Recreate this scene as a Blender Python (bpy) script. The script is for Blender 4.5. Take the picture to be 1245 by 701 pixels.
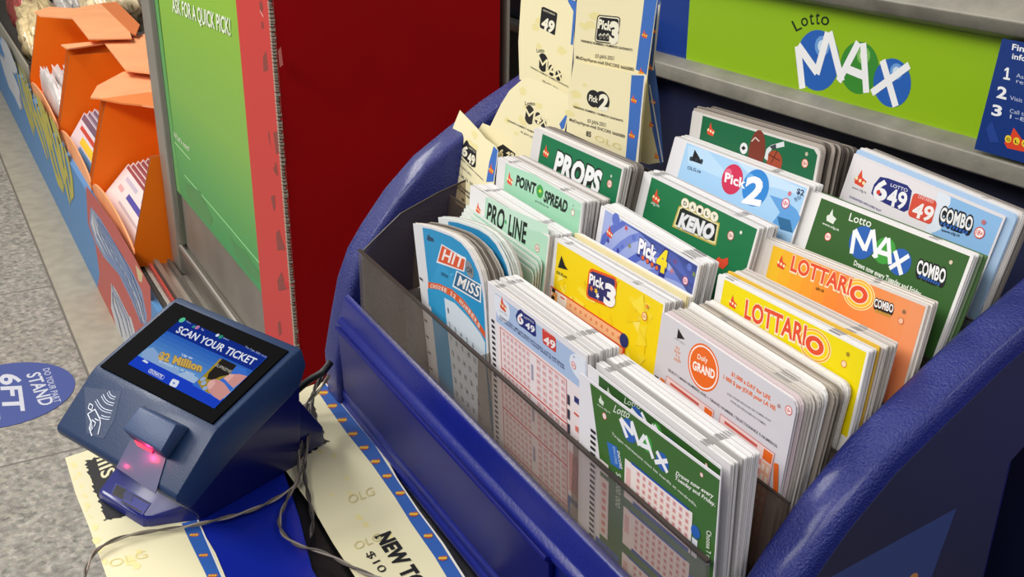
import bpy, bmesh, math, random
from mathutils import Vector, Matrix
random.seed(7)
for o in list(bpy.data.objects): bpy.data.objects.remove(o)
SC = bpy.context.scene
COL = SC.collection
# ------------------------------------------------------------ camera
CR = Vector((0.4827, 0.8757, 0.0125)); CU = Vector((-0.3586, 0.1847, 0.9150)); CF = Vector((-0.7990, 0.4462, -0.4032))
CF.normalize(); CU = (CU - CF*CU.dot(CF)).normalized(); CR = CF.cross(CU)
FPX = 1314.1
cam = bpy.data.cameras.new('camera'); cam.sensor_width = 36; cam.lens = FPX/1245*36; cam.clip_start = .01; cam.clip_end = 60
camo = bpy.data.objects.new('camera', cam); COL.objects.link(camo)
camo.matrix_world = Matrix(((CR.x, CU.x, -CF.x, 0), (CR.y, CU.y, -CF.y, 0), (CR.z, CU.z, -CF.z, 0), (0, 0, 0, 1)))
SC.camera = camo
# ------------------------------------------------------------ light
SC.view_settings.view_transform = 'Standard'; SC.view_settings.look = 'None'
SC.view_settings.exposure = -.10; SC.view_settings.gamma = 1; SC.view_settings.use_curve_mapping = False
w = bpy.data.worlds.new('store_light'); SC.world = w; w.use_nodes = True
w.node_tree.nodes['Background'].inputs[0].default_value = (1, .975, .94, 1)
w.node_tree.nodes['Background'].inputs[1].default_value = .27
def area(name, loc, target, sx, sy, e, col=(1, .97, .92)):
    l = bpy.data.lights.new(name, 'AREA'); l.shape = 'RECTANGLE'; l.size = sx; l.size_y = sy; l.energy = e; l.color = col
    o = bpy.data.objects.new(name, l); COL.objects.link(o); o.location = loc
    o.rotation_euler = (Vector(target)-Vector(loc)).to_track_quat('-Z', 'Y').to_euler(); return o
area('ceiling_light_front', (0, -1.1, 1.25), (-.5, .2, -.3), 1.6, .5, 25)
area('ceiling_light_right', (.9, .9, 1.5), (-.4, .2, -.3), 1.6, .4, 16)
area('ceiling_light_aisle', (-3.2, -.8, 1.6), (-2.8, .1, -1), 2.4, .5, 88)
area('ceiling_light_far', (-1.2, -1.4, 1.0), (-3.2, .5, -.8), .8, .5, 26)

# ------------------------------------------------------------ helpers
def lin(h):
    h = h.lstrip('#'); c = [int(h[i:i+2], 16)/255 for i in (0, 2, 4)]
    return [x/12.92 if x <= .04045 else ((x+.055)/1.055)**2.4 for x in c]
MC = {}
def mat(hexc, rough=.5, emit=0, metal=0, spec=.5, bump=0, bscale=200, mott=0, mscale=8, coat=0):
    k = (hexc, rough, emit, metal, spec, bump, bscale, mott, mscale, coat)
    if k in MC: return MC[k]
    m = bpy.data.materials.new('mat_'+hexc.strip('#')+('_glow' if emit else '')); m.use_nodes = True
    nt = m.node_tree; b = nt.nodes['Principled BSDF']; c = lin(hexc)+[1]
    b.inputs['Base Color'].default_value = c; b.inputs['Roughness'].default_value = rough
    b.inputs['Metallic'].default_value = metal; b.inputs['Specular IOR Level'].default_value = spec
    b.inputs['Coat Weight'].default_value = coat; b.inputs['Coat Roughness'].default_value = .15
    if emit:
        b.inputs['Base Color'].default_value = (0, 0, 0, 1); b.inputs['Emission Color'].default_value = c; b.inputs['Emission Strength'].default_value = emit
    if bump or mott:
        tc = nt.nodes.new('ShaderNodeTexCoord')
    if mott:
        n = nt.nodes.new('ShaderNodeTexNoise'); n.inputs['Scale'].default_value = mscale; n.inputs['Detail'].default_value = 5
        nt.links.new(tc.outputs['Object'], n.inputs['Vector'])
        r = nt.nodes.new('ShaderNodeMapRange'); r.inputs[1].default_value = .3; r.inputs[2].default_value = .7
        r.inputs[3].default_value = 1-mott; r.inputs[4].default_value = 1+mott*.5
        nt.links.new(n.outputs['Fac'], r.inputs[0])
        mx = nt.nodes.new('ShaderNodeVectorMath'); mx.operation = 'SCALE'; mx.inputs[0].default_value = c[:3]
        nt.links.new(r.outputs[0], mx.inputs['Scale']); nt.links.new(mx.outputs[0], b.inputs['Base Color'])
    if bump:
        n = nt.nodes.new('ShaderNodeTexNoise'); n.inputs['Scale'].default_value = bscale; n.inputs['Detail'].default_value = 3
        nt.links.new(tc.outputs['Object'], n.inputs['Vector'])
        bp = nt.nodes.new('ShaderNodeBump'); bp.inputs['Strength'].default_value = bump; bp.inputs['Distance'].default_value = .001
        nt.links.new(n.outputs['Fac'], bp.inputs['Height']); nt.links.new(bp.outputs[0], b.inputs['Normal'])
    MC[k] = m; return m
SC.cycles.transparent_max_bounces = 40
def clear(name, tint, haze, hazecol, gloss=.08, rough=.12):
    m = bpy.data.materials.new(name); m.use_nodes = True; nt = m.node_tree; nt.nodes.clear()
    out = nt.nodes.new('ShaderNodeOutputMaterial'); t = nt.nodes.new('ShaderNodeBsdfTransparent'); t.inputs[0].default_value = lin(tint)+[1]
    d = nt.nodes.new('ShaderNodeBsdfDiffuse'); d.inputs[0].default_value = lin(hazecol)+[1]
    g = nt.nodes.new('ShaderNodeBsdfGlossy'); g.inputs['Roughness'].default_value = rough
    tc = nt.nodes.new('ShaderNodeTexCoord'); n = nt.nodes.new('ShaderNodeTexNoise'); n.inputs['Scale'].default_value = 30; n.inputs['Detail'].default_value = 6
    nt.links.new(tc.outputs['Object'], n.inputs['Vector'])
    r = nt.nodes.new('ShaderNodeMapRange'); r.inputs[1].default_value = .3; r.inputs[2].default_value = .75; r.inputs[3].default_value = haze*.8; r.inputs[4].default_value = haze*1.25
    nt.links.new(n.outputs['Fac'], r.inputs[0])
    m1 = nt.nodes.new('ShaderNodeMixShader'); nt.links.new(r.outputs[0], m1.inputs[0]); nt.links.new(t.outputs[0], m1.inputs[1]); nt.links.new(d.outputs[0], m1.inputs[2])
    m2 = nt.nodes.new('ShaderNodeMixShader'); m2.inputs[0].default_value = gloss; nt.links.new(m1.outputs[0], m2.inputs[1]); nt.links.new(g.outputs[0], m2.inputs[2])
    nt.links.new(m2.outputs[0], out.inputs[0]); return m

def ray(px, Z=None):
    x, y = px
    if Z: x = Z[0]+x/Z[2]; y = Z[1]+y/Z[2]
    return CR*((x-622.5)/FPX)-CU*((y-350.5)/FPX)+CF
def on(px, ax, v, Z=None):
    d = ray(px, Z); return d*(v/d[ax])

class MB:
    """collects polygons of several materials, links them as one mesh object"""
    def __init__(s): s.v = []; s.f = []; s.m = []; s.mats = []; s.sm = []
    def mi(s, m):
        if m not in s.mats: s.mats.append(m)
        return s.mats.index(m)
    def add(s, vs, fs, m, smooth=False):
        b = len(s.v); s.v += [Vector(v) for v in vs]; k = s.mi(m)
        for f in fs: s.f.append([b+i for i in f]); s.m.append(k); s.sm.append(smooth)
        return s
    def prism(s, pts, off, m):          # pts: 3D polygon, off: extrusion vector
        n = len(pts); off = Vector(off); pts = [Vector(p) for p in pts]
        vs = pts+[p+off for p in pts]
        fs = [list(range(n))[::-1], list(range(n, 2*n))]+[[i, (i+1) % n, n+(i+1) % n, n+i] for i in range(n)]
        return s.add(vs, fs, m)
    def box(s, a, b, m):
        x0, y0, z0 = a; x1, y1, z1 = b
        return s.prism([(x0, y0, z0), (x1, y0, z0), (x1, y1, z0), (x0, y1, z0)], (0, 0, z1-z0), m)
    def tube(s, path, r, m, seg=8, flat=1.0, twist=None):
        P = [Vector(p) for p in path]; n = len(P); rings = []
        up = Vector((0, 0, 1))
        for i, p in enumerate(P):
            t = (P[min(i+1, n-1)]-P[max(i-1, 0)]).normalized()
            a = t.cross(up); a = a.normalized() if a.length > 1e-4 else Vector((1, 0, 0)); b = a.cross(t)
            rr = r[i] if isinstance(r, (list, tuple)) else r
            rings.append([p+a*(math.cos(2*math.pi*j/seg)*rr)+b*(math.sin(2*math.pi*j/seg)*rr*flat) for j in range(seg)])
        vs = [v for q in rings for v in q]; fs = []
        for i in range(n-1):
            for j in range(seg): fs.append([i*seg+j, i*seg+(j+1) % seg, (i+1)*seg+(j+1) % seg, (i+1)*seg+j])
        fs += [list(range(seg))[::-1], [(n-1)*seg+j for j in range(seg)]]
        return s.add(vs, fs, m, True)
    def build(s, name, parent=None, bevel=0, seg=2, weld=False):
        c = sum((v for v in s.v), Vector())/max(1, len(s.v))
        if parent is not None: c = Vector((0, 0, 0))
        me = bpy.data.meshes.new(name); me.from_pydata([tuple(v-c) for v in s.v], [], s.f)
        for m in s.mats: me.materials.append(m)
        me.polygons.foreach_set('material_index', s.m); me.polygons.foreach_set('use_smooth', s.sm)
        me.update()
        if bevel:
            bm = bmesh.new(); bm.from_mesh(me); bmesh.ops.remove_doubles(bm, verts=bm.verts, dist=1e-6)
            bmesh.ops.recalc_face_normals(bm, faces=bm.faces)
            es = [e for e in bm.edges if len(e.link_faces) == 2 and e.calc_face_angle(0) > .5]
            bmesh.ops.bevel(bm, geom=es, offset=bevel, segments=seg, profile=.5, affect='EDGES', clamp_overlap=True)
            for f in bm.faces: f.smooth = True
            bm.to_mesh(me); bm.free(); me.update()
            try: me.set_sharp_from_angle(angle=math.radians(40))
            except Exception: pass
        o = bpy.data.objects.new(name, me); COL.objects.link(o)
        if parent is not None:
            o.parent = parent; o.matrix_parent_inverse = Matrix.Translation(-parent.location)
        else: o.location = c
        return o
def tag(o, label=None, cat=None, group=None, kind=None):
    if label: o['label'] = label
    if cat: o['category'] = cat
    if group: o['group'] = group
    if kind: o['kind'] = kind
    return o
def empty(name, loc, label, cat, group=None, kind=None):
    o = bpy.data.objects.new(name, None); COL.objects.link(o); o.location = loc; o.empty_display_size = .02
    return tag(o, label, cat, group, kind)
def smooth_path(pts, n=8):
    P = [Vector(p) for p in pts]; P = [P[0]*2-P[1]]+P+[P[-1]*2-P[-2]]; out = []
    for i in range(1, len(P)-2):
        for k in range(n):
            t = k/n; a, b, c, d = P[i-1], P[i], P[i+1], P[i+2]
            out.append(.5*((2*b)+(c-a)*t+(2*a-5*b+4*c-d)*t*t+(3*b-a-3*c+d)*t**3))
    out.append(P[-2]); return out

TXT = {}
def text_mesh(s, bold):
    k = (s, bold)
    if k in TXT: return TXT[k]
    cu = bpy.data.curves.new('t', 'FONT'); cu.body = s; cu.resolution_u = 3; cu.offset = bold; cu.fill_mode = 'FRONT'
    cu.space_character = 1+bold*1.2
    o = bpy.data.objects.new('t', cu); COL.objects.link(o)
    me = bpy.data.meshes.new_from_object(o.evaluated_get(bpy.context.evaluated_depsgraph_get()))
    vs = [(v.co.x, v.co.y) for v in me.vertices]; fs = [list(p.vertices) for p in me.polygons]
    bpy.data.objects.remove(o); bpy.data.curves.remove(cu); bpy.data.meshes.remove(me)
    x0 = min(v[0] for v in vs); x1 = max(v[0] for v in vs); y1 = max(v[1] for v in vs)
    y0 = 0 if not any(ch in s for ch in 'gjpqy,Q$') else 0
    ymin = min(v[1] for v in vs)
    if all(not ch.isalnum() for ch in s): y0 = ymin
    vs = [((v[0]-x0)/(x1-x0), (v[1]-y0)/(y1-y0)) for v in vs]
    TXT[k] = (vs, fs); return TXT[k]

class Card:
    """a flat printed sheet: plane O,U,D (right, down); printed marks are laid on its face"""
    def __init__(s, O, U, D, flip=1, step=.000005, rough=.42, emit=0):
        s.O = Vector(O); s.U = Vector(U).normalized(); D = Vector(D); s.D = (D-s.U*D.dot(s.U)).normalized()
        s.N = s.D.cross(s.U)*flip          # towards the viewer
        if s.N.dot(s.O) > 0: s.N = -s.N
        s.L = 0; s.art = []; s.step = step; s.rough = rough; s.emit = emit; s.Z = None; s.clip = None
    def m(s, c): return mat(c, s.rough, s.emit, spec=(.0 if s.emit else .4)) if isinstance(c, str) else c
    def uv(s, px, Z=None):
        d = ray(px, Z or s.Z); t = s.N.dot(s.O)/s.N.dot(d); X = d*t-s.O
        return Vector((X.dot(s.U), X.dot(s.D)))
    def P(s, uv, h=0): return s.O+s.U*uv[0]+s.D*uv[1]+s.N*h
    def face(s, uvs, col, faces=None):
        s.L += 1; s.art.append((s.L, [tuple(u) for u in uvs], faces or [list(range(len(uvs)))], s.m(col)))
    def poly(s, pxs, col): s.face([s.uv(p) for p in pxs], col)
    def quads(s, lst, col):
        vs = []; fs = []
        for (u0, v0, u1, v1) in lst:
            b = len(vs); vs += [(u0, v0), (u1, v0), (u1, v1), (u0, v1)]; fs.append([b, b+1, b+2, b+3])
        if vs: s.face(vs, col, fs)
    def rect(s, a, b, col):
        a = s.uv(a); b = s.uv(b); s.quads([(a[0], a[1], b[0], b[1])], col)
    def rrect(s, p0, p1, ptl, col, r=.15, grow=0):
        a = s.uv(p0); X = s.uv(p1)-a; Y = s.uv(ptl)-a; pts = []
        rx = r; ry = r*X.length/Y.length; g = grow; gy = grow*X.length/Y.length
        for cx, cy, a0 in ((1-rx, 1-ry, 0), (rx, 1-ry, 90), (rx, ry, 180), (1-rx, ry, 270)):
            for k in range(5):
                t = math.radians(a0+k*22.5); pts.append(a+X*(cx+(rx+g)*math.cos(t))+Y*(cy+(ry+gy)*math.sin(t)))
        s.face(pts, col)
    def disc(s, c, e, col, k=1.0, seg=28, kx=1.0):
        c = s.uv(c); r = (s.uv(e)-c).length*k
        s.face([(c[0]+r*kx*math.cos(2*math.pi*i/seg), c[1]+r*math.sin(2*math.pi*i/seg)) for i in range(seg)], col)
    def ring(s, c, e, k0, k1, col, seg=28):
        c = s.uv(c); r = (s.uv(e)-c).length; vs = []; fs = []
        for i in range(seg):
            a = 2*math.pi*i/seg
            for k in (k0, k1): vs.append((c[0]+r*k*math.cos(a), c[1]+r*k*math.sin(a)))
        for i in range(seg): j = (i+1) % seg; fs.append([2*i, 2*j, 2*j+1, 2*i+1])
        s.face(vs, col, fs)
    def line(s, pxs, wd, col):
        P = [s.uv(p) for p in pxs]; vs = []; fs = []
        for i in range(len(P)-1):
            d = P[i+1]-P[i]; n = Vector((-d[1], d[0])).normalized()*wd/2; b = len(vs)
            vs += [P[i]-n, P[i]+n, P[i+1]+n, P[i+1]-n]; fs.append([b, b+1, b+2, b+3])
        s.face(vs, col, fs)
    def stroke(s, pxs, k, col, w=1.0):
        a = s.uv(pxs[0]); s.line(pxs, (s.uv((pxs[0][0]+k, pxs[0][1]))-a).length*w, col)
    def maxl(s, m, a, x, k, col='#f3f4f7'):
        for l in m+a+x: s.stroke(l, k, col)
    def text(s, t, p0, p1, ptl, col, bold=0, out=None, ow=.03):
        a = s.uv(p0); X = s.uv(p1)-a; Y = s.uv(ptl)-a
        if t == '1':
            s.face([a+X*x+Y*y for x, y in ((.0, 0), (1, 0), (1, .16), (.68, .16), (.68, 1), (.38, 1), (.05, .82), (.05, .66), (.36, .78), (.36, .16), (0, .16))], col); return
        if out:
            vs, fs = text_mesh(t, bold+ow); asp = X.length/Y.length; e = ow*.9
            s.face([a+X*(-e/asp*.6+v[0]*(1+1.2*e/asp))+Y*(-e+v[1]*(1+2*e)) for v in vs], out, fs)
        vs, fs = text_mesh(t, bold); s.face([a+X*v[0]+Y*v[1] for v in vs], col, fs)
    def olg(s, c, e, col='#e2492f', ink=None):
        """small crest: a spiked triangle with a row of three discs"""
        c = s.uv(c); r = (s.uv(e)-c).length
        q = lambda a, b: (c[0]+a*r, c[1]+b*r)
        s.face([q(-.9, .25), q(-.6, .3), q(-.25, -1.0), q(.15, -.15), q(.95, .1), q(.75, .55), q(.7, .95), q(-.65, .85)], col)
        ic = ink or '#f4e9b8'
        for a, b in ((-.6, .2), (0, .3), (.6, .4)):
            s.face([q(a+.22*math.cos(i*math.pi/5), b+.22*math.sin(i*math.pi/5)) for i in range(10)], ic)
    def age(s, c, e, col='#d8473c', bg='#f6ecec', txt=True):
        s.disc(c, e, col, 1.0, 20); s.disc(c, e, bg, .82, 20)
        if txt:
            cc = s.uv(c); r = (s.uv(e)-cc).length; vs, fs = text_mesh('18+', .02)
            s.face([(cc[0]-.62*r+1.24*r*v[0], cc[1]+.42*r-.84*r*v[1]) for v in vs], col, fs)
    def grid(s, u0, v0, u1, v1, nx, ny, col, fu=.55, fv=.62):
        du = (u1-u0)/nx; dv = (v1-v0)/ny
        s.quads([(u0+du*(i+.5-fu/2), v0+dv*(j+.5-fv/2), u0+du*(i+.5+fu/2), v0+dv*(j+.5+fv/2)) for i in range(nx) for j in range(ny)], col)
    def max_logo(s, M, A, X, lm, la, lx, b='#2b62b5', g='#3f9a3c'):
        """three overlapping balls with big white letters"""
        for (c, e), col in ((M, b), (A, g), (X, b)):
            s.disc(c, e, col)
        for (c, e) in (M, A, X):
            cc = s.uv(c); r = (s.uv(e)-cc).length
            s.face([(cc[0]+r*(.3+.3*math.cos(i*.6283)), cc[1]-r*(.5-.24*math.sin(i*.6283))) for i in range(10)], '#9cc3ea' if (c, e) != A else '#a5d69a')
        s.text('M', *lm, '#f4f5fa', .03); s.text('A', *la, '#f4f5fa', .03); s.text('X', *lx, '#f4f5fa', .03)
    def build(s, name, outline, thick=.00025, base='#e9e7ea', parent=None, slots=None, bend=None):
        mb = MB(); bm_ = s.m(base)
        o = [s.P(u) for u in outline]
        mb.prism(o, -s.N*thick, bm_)
        for L, vs, fs, m in s.art: mb.add([s.P(v, L*s.step) for v in vs], fs, m)
        return mb.build(name, parent)
# ============================================================ SETTING
ZF = -1.18; ZS = -.35
def tile_mat():
    m = bpy.data.materials.new('terrazzo_tiles'); m.use_nodes = True; nt = m.node_tree; b = nt.nodes['Principled BSDF']
    g = nt.nodes.new('ShaderNodeNewGeometry'); s = nt.nodes.new('ShaderNodeSeparateXYZ'); nt.links.new(g.outputs['Position'], s.inputs[0])
    n1 = nt.nodes.new('ShaderNodeTexNoise'); n1.inputs['Scale'].default_value = 60; n1.inputs['Detail'].default_value = 6; n1.inputs['Roughness'].default_value = .75
    n2 = nt.nodes.new('ShaderNodeTexVoronoi'); n2.inputs['Scale'].default_value = 110
    for n in (n1, n2): nt.links.new(g.outputs['Position'], n.inputs['Vector'])
    cr = nt.nodes.new('ShaderNodeValToRGB'); e = cr.color_ramp.elements
    e[0].position = .3; e[0].color = lin('#6f6862')+[1]; e[1].position = .68; e[1].color = lin('#b3aba0')+[1]
    nt.links.new(n1.outputs['Fac'], cr.inputs[0])
    mx = nt.nodes.new('ShaderNodeMixRGB'); mx.blend_type = 'OVERLAY'; mx.inputs[0].default_value = .35
    nt.links.new(cr.outputs[0], mx.inputs[1]); nt.links.new(n2.outputs['Color'], mx.inputs[2])
    hs = nt.nodes.new('ShaderNodeHueSaturation'); hs.inputs['Saturation'].default_value = .12; hs.inputs['Value'].default_value = .88; nt.links.new(mx.outputs[0], hs.inputs['Color'])
    wm = nt.nodes.new('ShaderNodeVectorMath'); wm.operation = 'MULTIPLY'; wm.inputs[1].default_value = (1, .93, .82); nt.links.new(hs.outputs[0], wm.inputs[0])
    # joints
    def joint(out, off, per, wd):
        a = nt.nodes.new('ShaderNodeMath'); a.operation = 'ADD'; a.inputs[1].default_value = off; nt.links.new(out, a.inputs[0])
        d = nt.nodes.new('ShaderNodeMath'); d.operation = 'PINGPONG'; d.inputs[1].default_value = per/2; nt.links.new(a.outputs[0], d.inputs[0])
        l = nt.nodes.new('ShaderNodeMath'); l.operation = 'LESS_THAN'; l.inputs[1].default_value = wd; nt.links.new(d.outputs[0], l.inputs[0]); return l
    j1 = joint(s.outputs['X'], 2.04+.88*8, .88, .003); j2 = joint(s.outputs['Y'], .217*-1+.6*8, .6, .004)
    mxx = nt.nodes.new('ShaderNodeMath'); mxx.operation = 'MAXIMUM'; nt.links.new(j1.outputs[0], mxx.inputs[0]); nt.links.new(j2.outputs[0], mxx.inputs[1])
    md = nt.nodes.new('ShaderNodeMixRGB'); nt.links.new(mxx.outputs[0], md.inputs[0]); nt.links.new(wm.outputs[0], md.inputs[1]); md.inputs[2].default_value = lin('#6f6a64')+[1]
    nt.links.new(md.outputs[0], b.inputs['Base Color']); b.inputs['Roughness'].default_value = .45
    return m
o = MB().box((-9, -3, ZF-.02), (1.5, 4, ZF), tile_mat()).build('floor'); o['kind'] = 'structure'
o = MB().box((-9, .217, ZF), (1.5, .33, ZF+.012), mat('#a09888', .5, mott=.16, mscale=25)).build('trim_1', bevel=.003); o['kind'] = 'structure'
o = MB().box((-9, 3.2, ZF), (1.5, 3.3, 2.2), mat('#8f8a84', .7, mott=.1, mscale=2)).build('wall_back'); o['kind'] = 'structure'
o = MB().box((-9.1, -3, ZF), (-9, 4, 2.2), mat('#96918a', .7, mott=.1, mscale=2)).build('wall_left'); o['kind'] = 'structure'

# floor sticker
c = Card(Vector((-2.345, .035, ZF+.0015)), (0, 1, 0), (1, 0, 0), step=.00008, rough=.35)
ccx = [(.15*math.cos(i*math.pi/24), .15*math.sin(i*math.pi/24)) for i in range(48)]
def zt(t, p0, p1, tl, Z, col, b=0): c.Z = Z; c.text(t, p0, p1, tl, col, b); c.Z = None
Z6 = (0, 400, 4.379)
zt('STAND', (140, 240), (215, 410), (213, 225), Z6, '#c9cbd6', .02)   # reads down the floor
zt('6FT', (0, 240), (20, 440), (110, 235), Z6, '#c9cbd6', .03)
zt('DO YOUR PART', (228, 212), (290, 392), (262, 205), Z6, '#b9bfd4', .01)
zt('APART', (-60, 300), (-40, 490), (-20, 290), Z6, '#c9cbd6', .02)
tag(c.build('floor_sticker', ccx, .001, '#4a5794'), 'round blue floor sticker with white STAND 6FT lettering on the tiles', 'sticker')

# ============================================================ COUNTER ON THE LEFT
steel = mat('#a29c93', .38, metal=.75, mott=.12, mscale=12); steel_d = mat('#6f6a63', .45, metal=.6, mott=.1, mscale=12)
ct = empty('candy_counter', (-3.2, .5, ZF), 'low steel candy counter with blue and red painted front panel', 'counter')
MB().box((-8.6, .33, ZF), (-.9, 1.5, -.89), mat('#55514c', .6)).build('body', ct)
MB().box((-8.6, .345, -.89), (-.9, .60, -.884), steel).build('counter_top', ct, .001)
mb = MB(); mb.box((-2.19, .352, -.884), (-.9, .358, -.872), mat('#a8423c', .4)); mb.box((-2.19, .362, -.884), (-.9, .372, -.866), steel)
mb.box((-2.19, .39, -.884), (-.9, .398, -.87), steel_d); mb.build('sliding_track', ct)
# painted front panel, sloped very slightly, read from the photo on its own plane
c = Card(on((148, 415), 1, .317), (1, 0, 0), (0, 0, -1), step=.00003, rough=.45)
c.O = Vector((-8.6, .317, -.875)); Zx = (0, 50, 3.5077); Zy = (80, 220, 3.894)
blue1 = '#4f86bd'; red1 = '#b9544e'; yel = '#b9b04c'; wht = '#c3c7cf'
c.Z = Zy
c.face([(0, 0), (5.62, 0), (5.62, .30), (0, .30)], blue1)
c.poly([(95, 20), (230, 200), (330, 370), (400, 500), (405, 640), (390, 701), (250, 760), (200, 640), (150, 500), (160, 440), (140, 300), (105, 200)], red1)
c.poly([(118, 120), (165, 180), (230, 290), (310, 420), (360, 520), (385, 640), (380, 690), (350, 660), (310, 560), (250, 440), (180, 360), (140, 290), (112, 200)], '#7f90b4')
c.poly([(126, 140), (165, 200), (225, 300), (300, 430), (350, 530), (372, 640), (372, 670), (350, 640), (310, 540), (250, 425), (185, 345), (145, 275), (120, 200)], wht)
c.poly([(215, 470), (250, 540), (310, 650), (340, 760), (260, 760), (215, 600)], wht)
c.poly([(150, 340), (220, 410), (290, 560), (330, 650), (300, 640), (240, 520), (180, 430)], red1)
c.poly([(330, 395), (365, 440), (360, 480), (345, 470)], '#c9b68a')
for k in range(9):
    x = 150+k*22; y = 215+k*33+k*k*.6
    c.poly([(x, y), (x+6, y+2), (x+20, y+48), (x+12, y+44)], '#8f97ab')
c.Z = Zx
# tall brush letters that run along the panel
def letter(pts, col): c.poly(pts, col)
random.seed(8)
def brushes(path0, path1, n, w0, col, jig=3):
    for i in range(n):
        t = i/(n-1); a = [(p[0]+(q[0]-p[0])*t+random.uniform(-jig, jig)*.5, p[1]+(q[1]-p[1])*t+random.uniform(-jig, jig)) for p, q in zip(path0, path1)]
        P = [c.uv(p) for p in a]; wd = w0*random.uniform(.6, 1.3); L_ = []; R_ = []
        for k in range(len(P)):
            d = (P[min(k+1, len(P)-1)]-P[max(k-1, 0)]).normalized(); nn = Vector((-d[1], d[0])); ww = wd*(.25+.75*math.sin(math.pi*(k+.3)/(len(P)-.4)))
            L_.append(P[k]-nn*ww); R_.append(P[k]+nn*ww)
        c.face(L_+R_[::-1], col)
brushes([(66, 85), (80, 160), (100, 250), (125, 340), (145, 400)], [(100, 120), (120, 190), (140, 260), (150, 320), (152, 350)], 5, .026, yel)
brushes([(118, 190), (130, 280), (160, 370), (190, 460), (205, 510)], [(165, 240), (190, 300), (210, 360), (222, 420), (224, 450)], 5, .026, yel)
brushes([(170, 270), (190, 370), (215, 480), (245, 580), (272, 640)], [(225, 330), (250, 400), (268, 460), (282, 540), (280, 590)], 5, .026, yel)
brushes([(235, 380), (250, 470), (270, 560), (290, 640), (302, 695)], [(275, 450), (292, 510), (304, 570), (308, 630), (305, 665)], 3, .024, yel)
brushes([(0, 60), (15, 110), (35, 160), (60, 210), (85, 280)], [(25, 70), (45, 120), (65, 170), (85, 220), (98, 290)], 5, .030, wht)
brushes([(0, -10), (10, 20), (25, 55), (40, 90), (60, 120)], [(22, 5), (35, 35), (50, 70), (62, 100), (74, 128)], 4, .030, wht)
c.Z = Zy; brushes([(126, 145), (150, 250), (200, 350), (270, 450), (330, 580), (360, 670)], [(150, 180), (200, 260), (260, 350), (320, 460), (360, 570), (374, 650)], 6, .006, '#6f86b0', 6)
brushes([(220, 490), (225, 580), (250, 660), (270, 740)], [(225, 500), (262, 570), (300, 650), (325, 740)], 4, .008, '#9fa8bc', 6)
tag(c.build('front_panel', [(0, 0), (7.7, 0), (7.7, .293), (0, .293)], .013, blue1, ct), 'painted panel with yellow and white brush letters')

# steel cabinet with poster
cab = empty('poster_cabinet', (-1.8, .6, -.884), 'steel framed cabinet holding a green poster beside the red cardboard box', 'cabinet')
MB().box((-2.19, .436, -.882), (-1.497, .70, .45), mat('#8b857c', .4, metal=.5, mott=.12, mscale=6)).build('back_panel', cab)
mb = MB(); mb.box((-2.2, .403, -.884), (-2.125, .437, .45), mat('#a09b92', .38, metal=.35, mott=.08, mscale=10)); mb.build('post', cab, .003)
mb = MB(); mb.box((-2.124, .409, -.812), (-2.106, .434, .45), mat('#6d7466', .4, metal=.35)); mb.build('post_channel', cab, .002)
mb = MB(); mb.box((-2.124, .409, -.875), (-1.497, .434, -.82), mat('#8a847b', .35, metal=.6, mott=.1, mscale=10)); mb.box((-2.124, .404, -.822), (-1.497, .412, -.816), mat('#dcd8d0', .3, metal=.6)); mb.build('bottom_rail', cab, .002)
mb = MB(); mb.box((-2.106, .418, -.816), (-1.497, .435, -.65), mat('#8f877d', .45, metal=.45, mott=.15, mscale=9)); mb.build('kick_plate', cab)
c = Card(Vector((-2.106, .413, .40)), (1, 0, 0), (0, 0, -1), step=.00003, rough=.4)
Zp = (190, 0, 7.781); Zq = (200, 140, 2.921)
# printed gradient of the poster: yellow green above to blue green below
H = 1.095; n = 60
tops = [c.uv((200+i*10, 0))[1] for i in range(2)]
cols = []
for i in range(n):
    t = i/(n-1); a = (150, 192, 56); b_ = (128, 176, 78); d_ = (62, 148, 88)
    q = [int(a[k]+(b_[k]-a[k])*min(1, t*1.7)) for k in range(3)] if t < .6 else [int(b_[k]+(d_[k]-b_[k])*(t-.6)/.4) for k in range(3)]
    v0 = .55+(H-.55)*i/n; v1 = .55+(H-.55)*(i+1)/n
    c.quads([(0, v0, .608, v1)], '#%02x%02x%02x' % tuple(q))
c.quads([(0, .4, .03, H)], '#5f9f58')
c.Z = Zp
c.text('ASK FOR A QUICK PICK!', (165, 108), (715, 335), (155, -30), '#e9efdc', .02)
c.Z = Zq
c.line([(75, 212), (220, 380), (345, 528)], .0035, '#8fcf8a')
c.text("What's next?", (36, 75), (92, 130), (36, 55), '#d9ecc8', .01); c.line([(40, 95), (95, 158)], .003, '#a9d79a')
c.poly([(75, 235), (130, 270), (175, 370), (165, 390), (120, 340), (85, 290)], '#4a8a50')
c.poly([(235, 425), (260, 460), (290, 480), (320, 530), (360, 580), (362, 610), (300, 560), (250, 480)], '#4a8a50')
c.poly([(330, 400), (338, 365), (345, 360), (356, 440), (345, 440)], '#d8553a'); c.disc((338, 395), (338, 382), '#efd94a'); c.disc((346, 420), (346, 410), '#efd94a')
tag(c.build('poster', [(0, 0), (.608, 0), (.608, H), (0, H)], .004, '#93c23a', cab), 'green poster with ASK FOR A QUICK PICK lettering')

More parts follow.
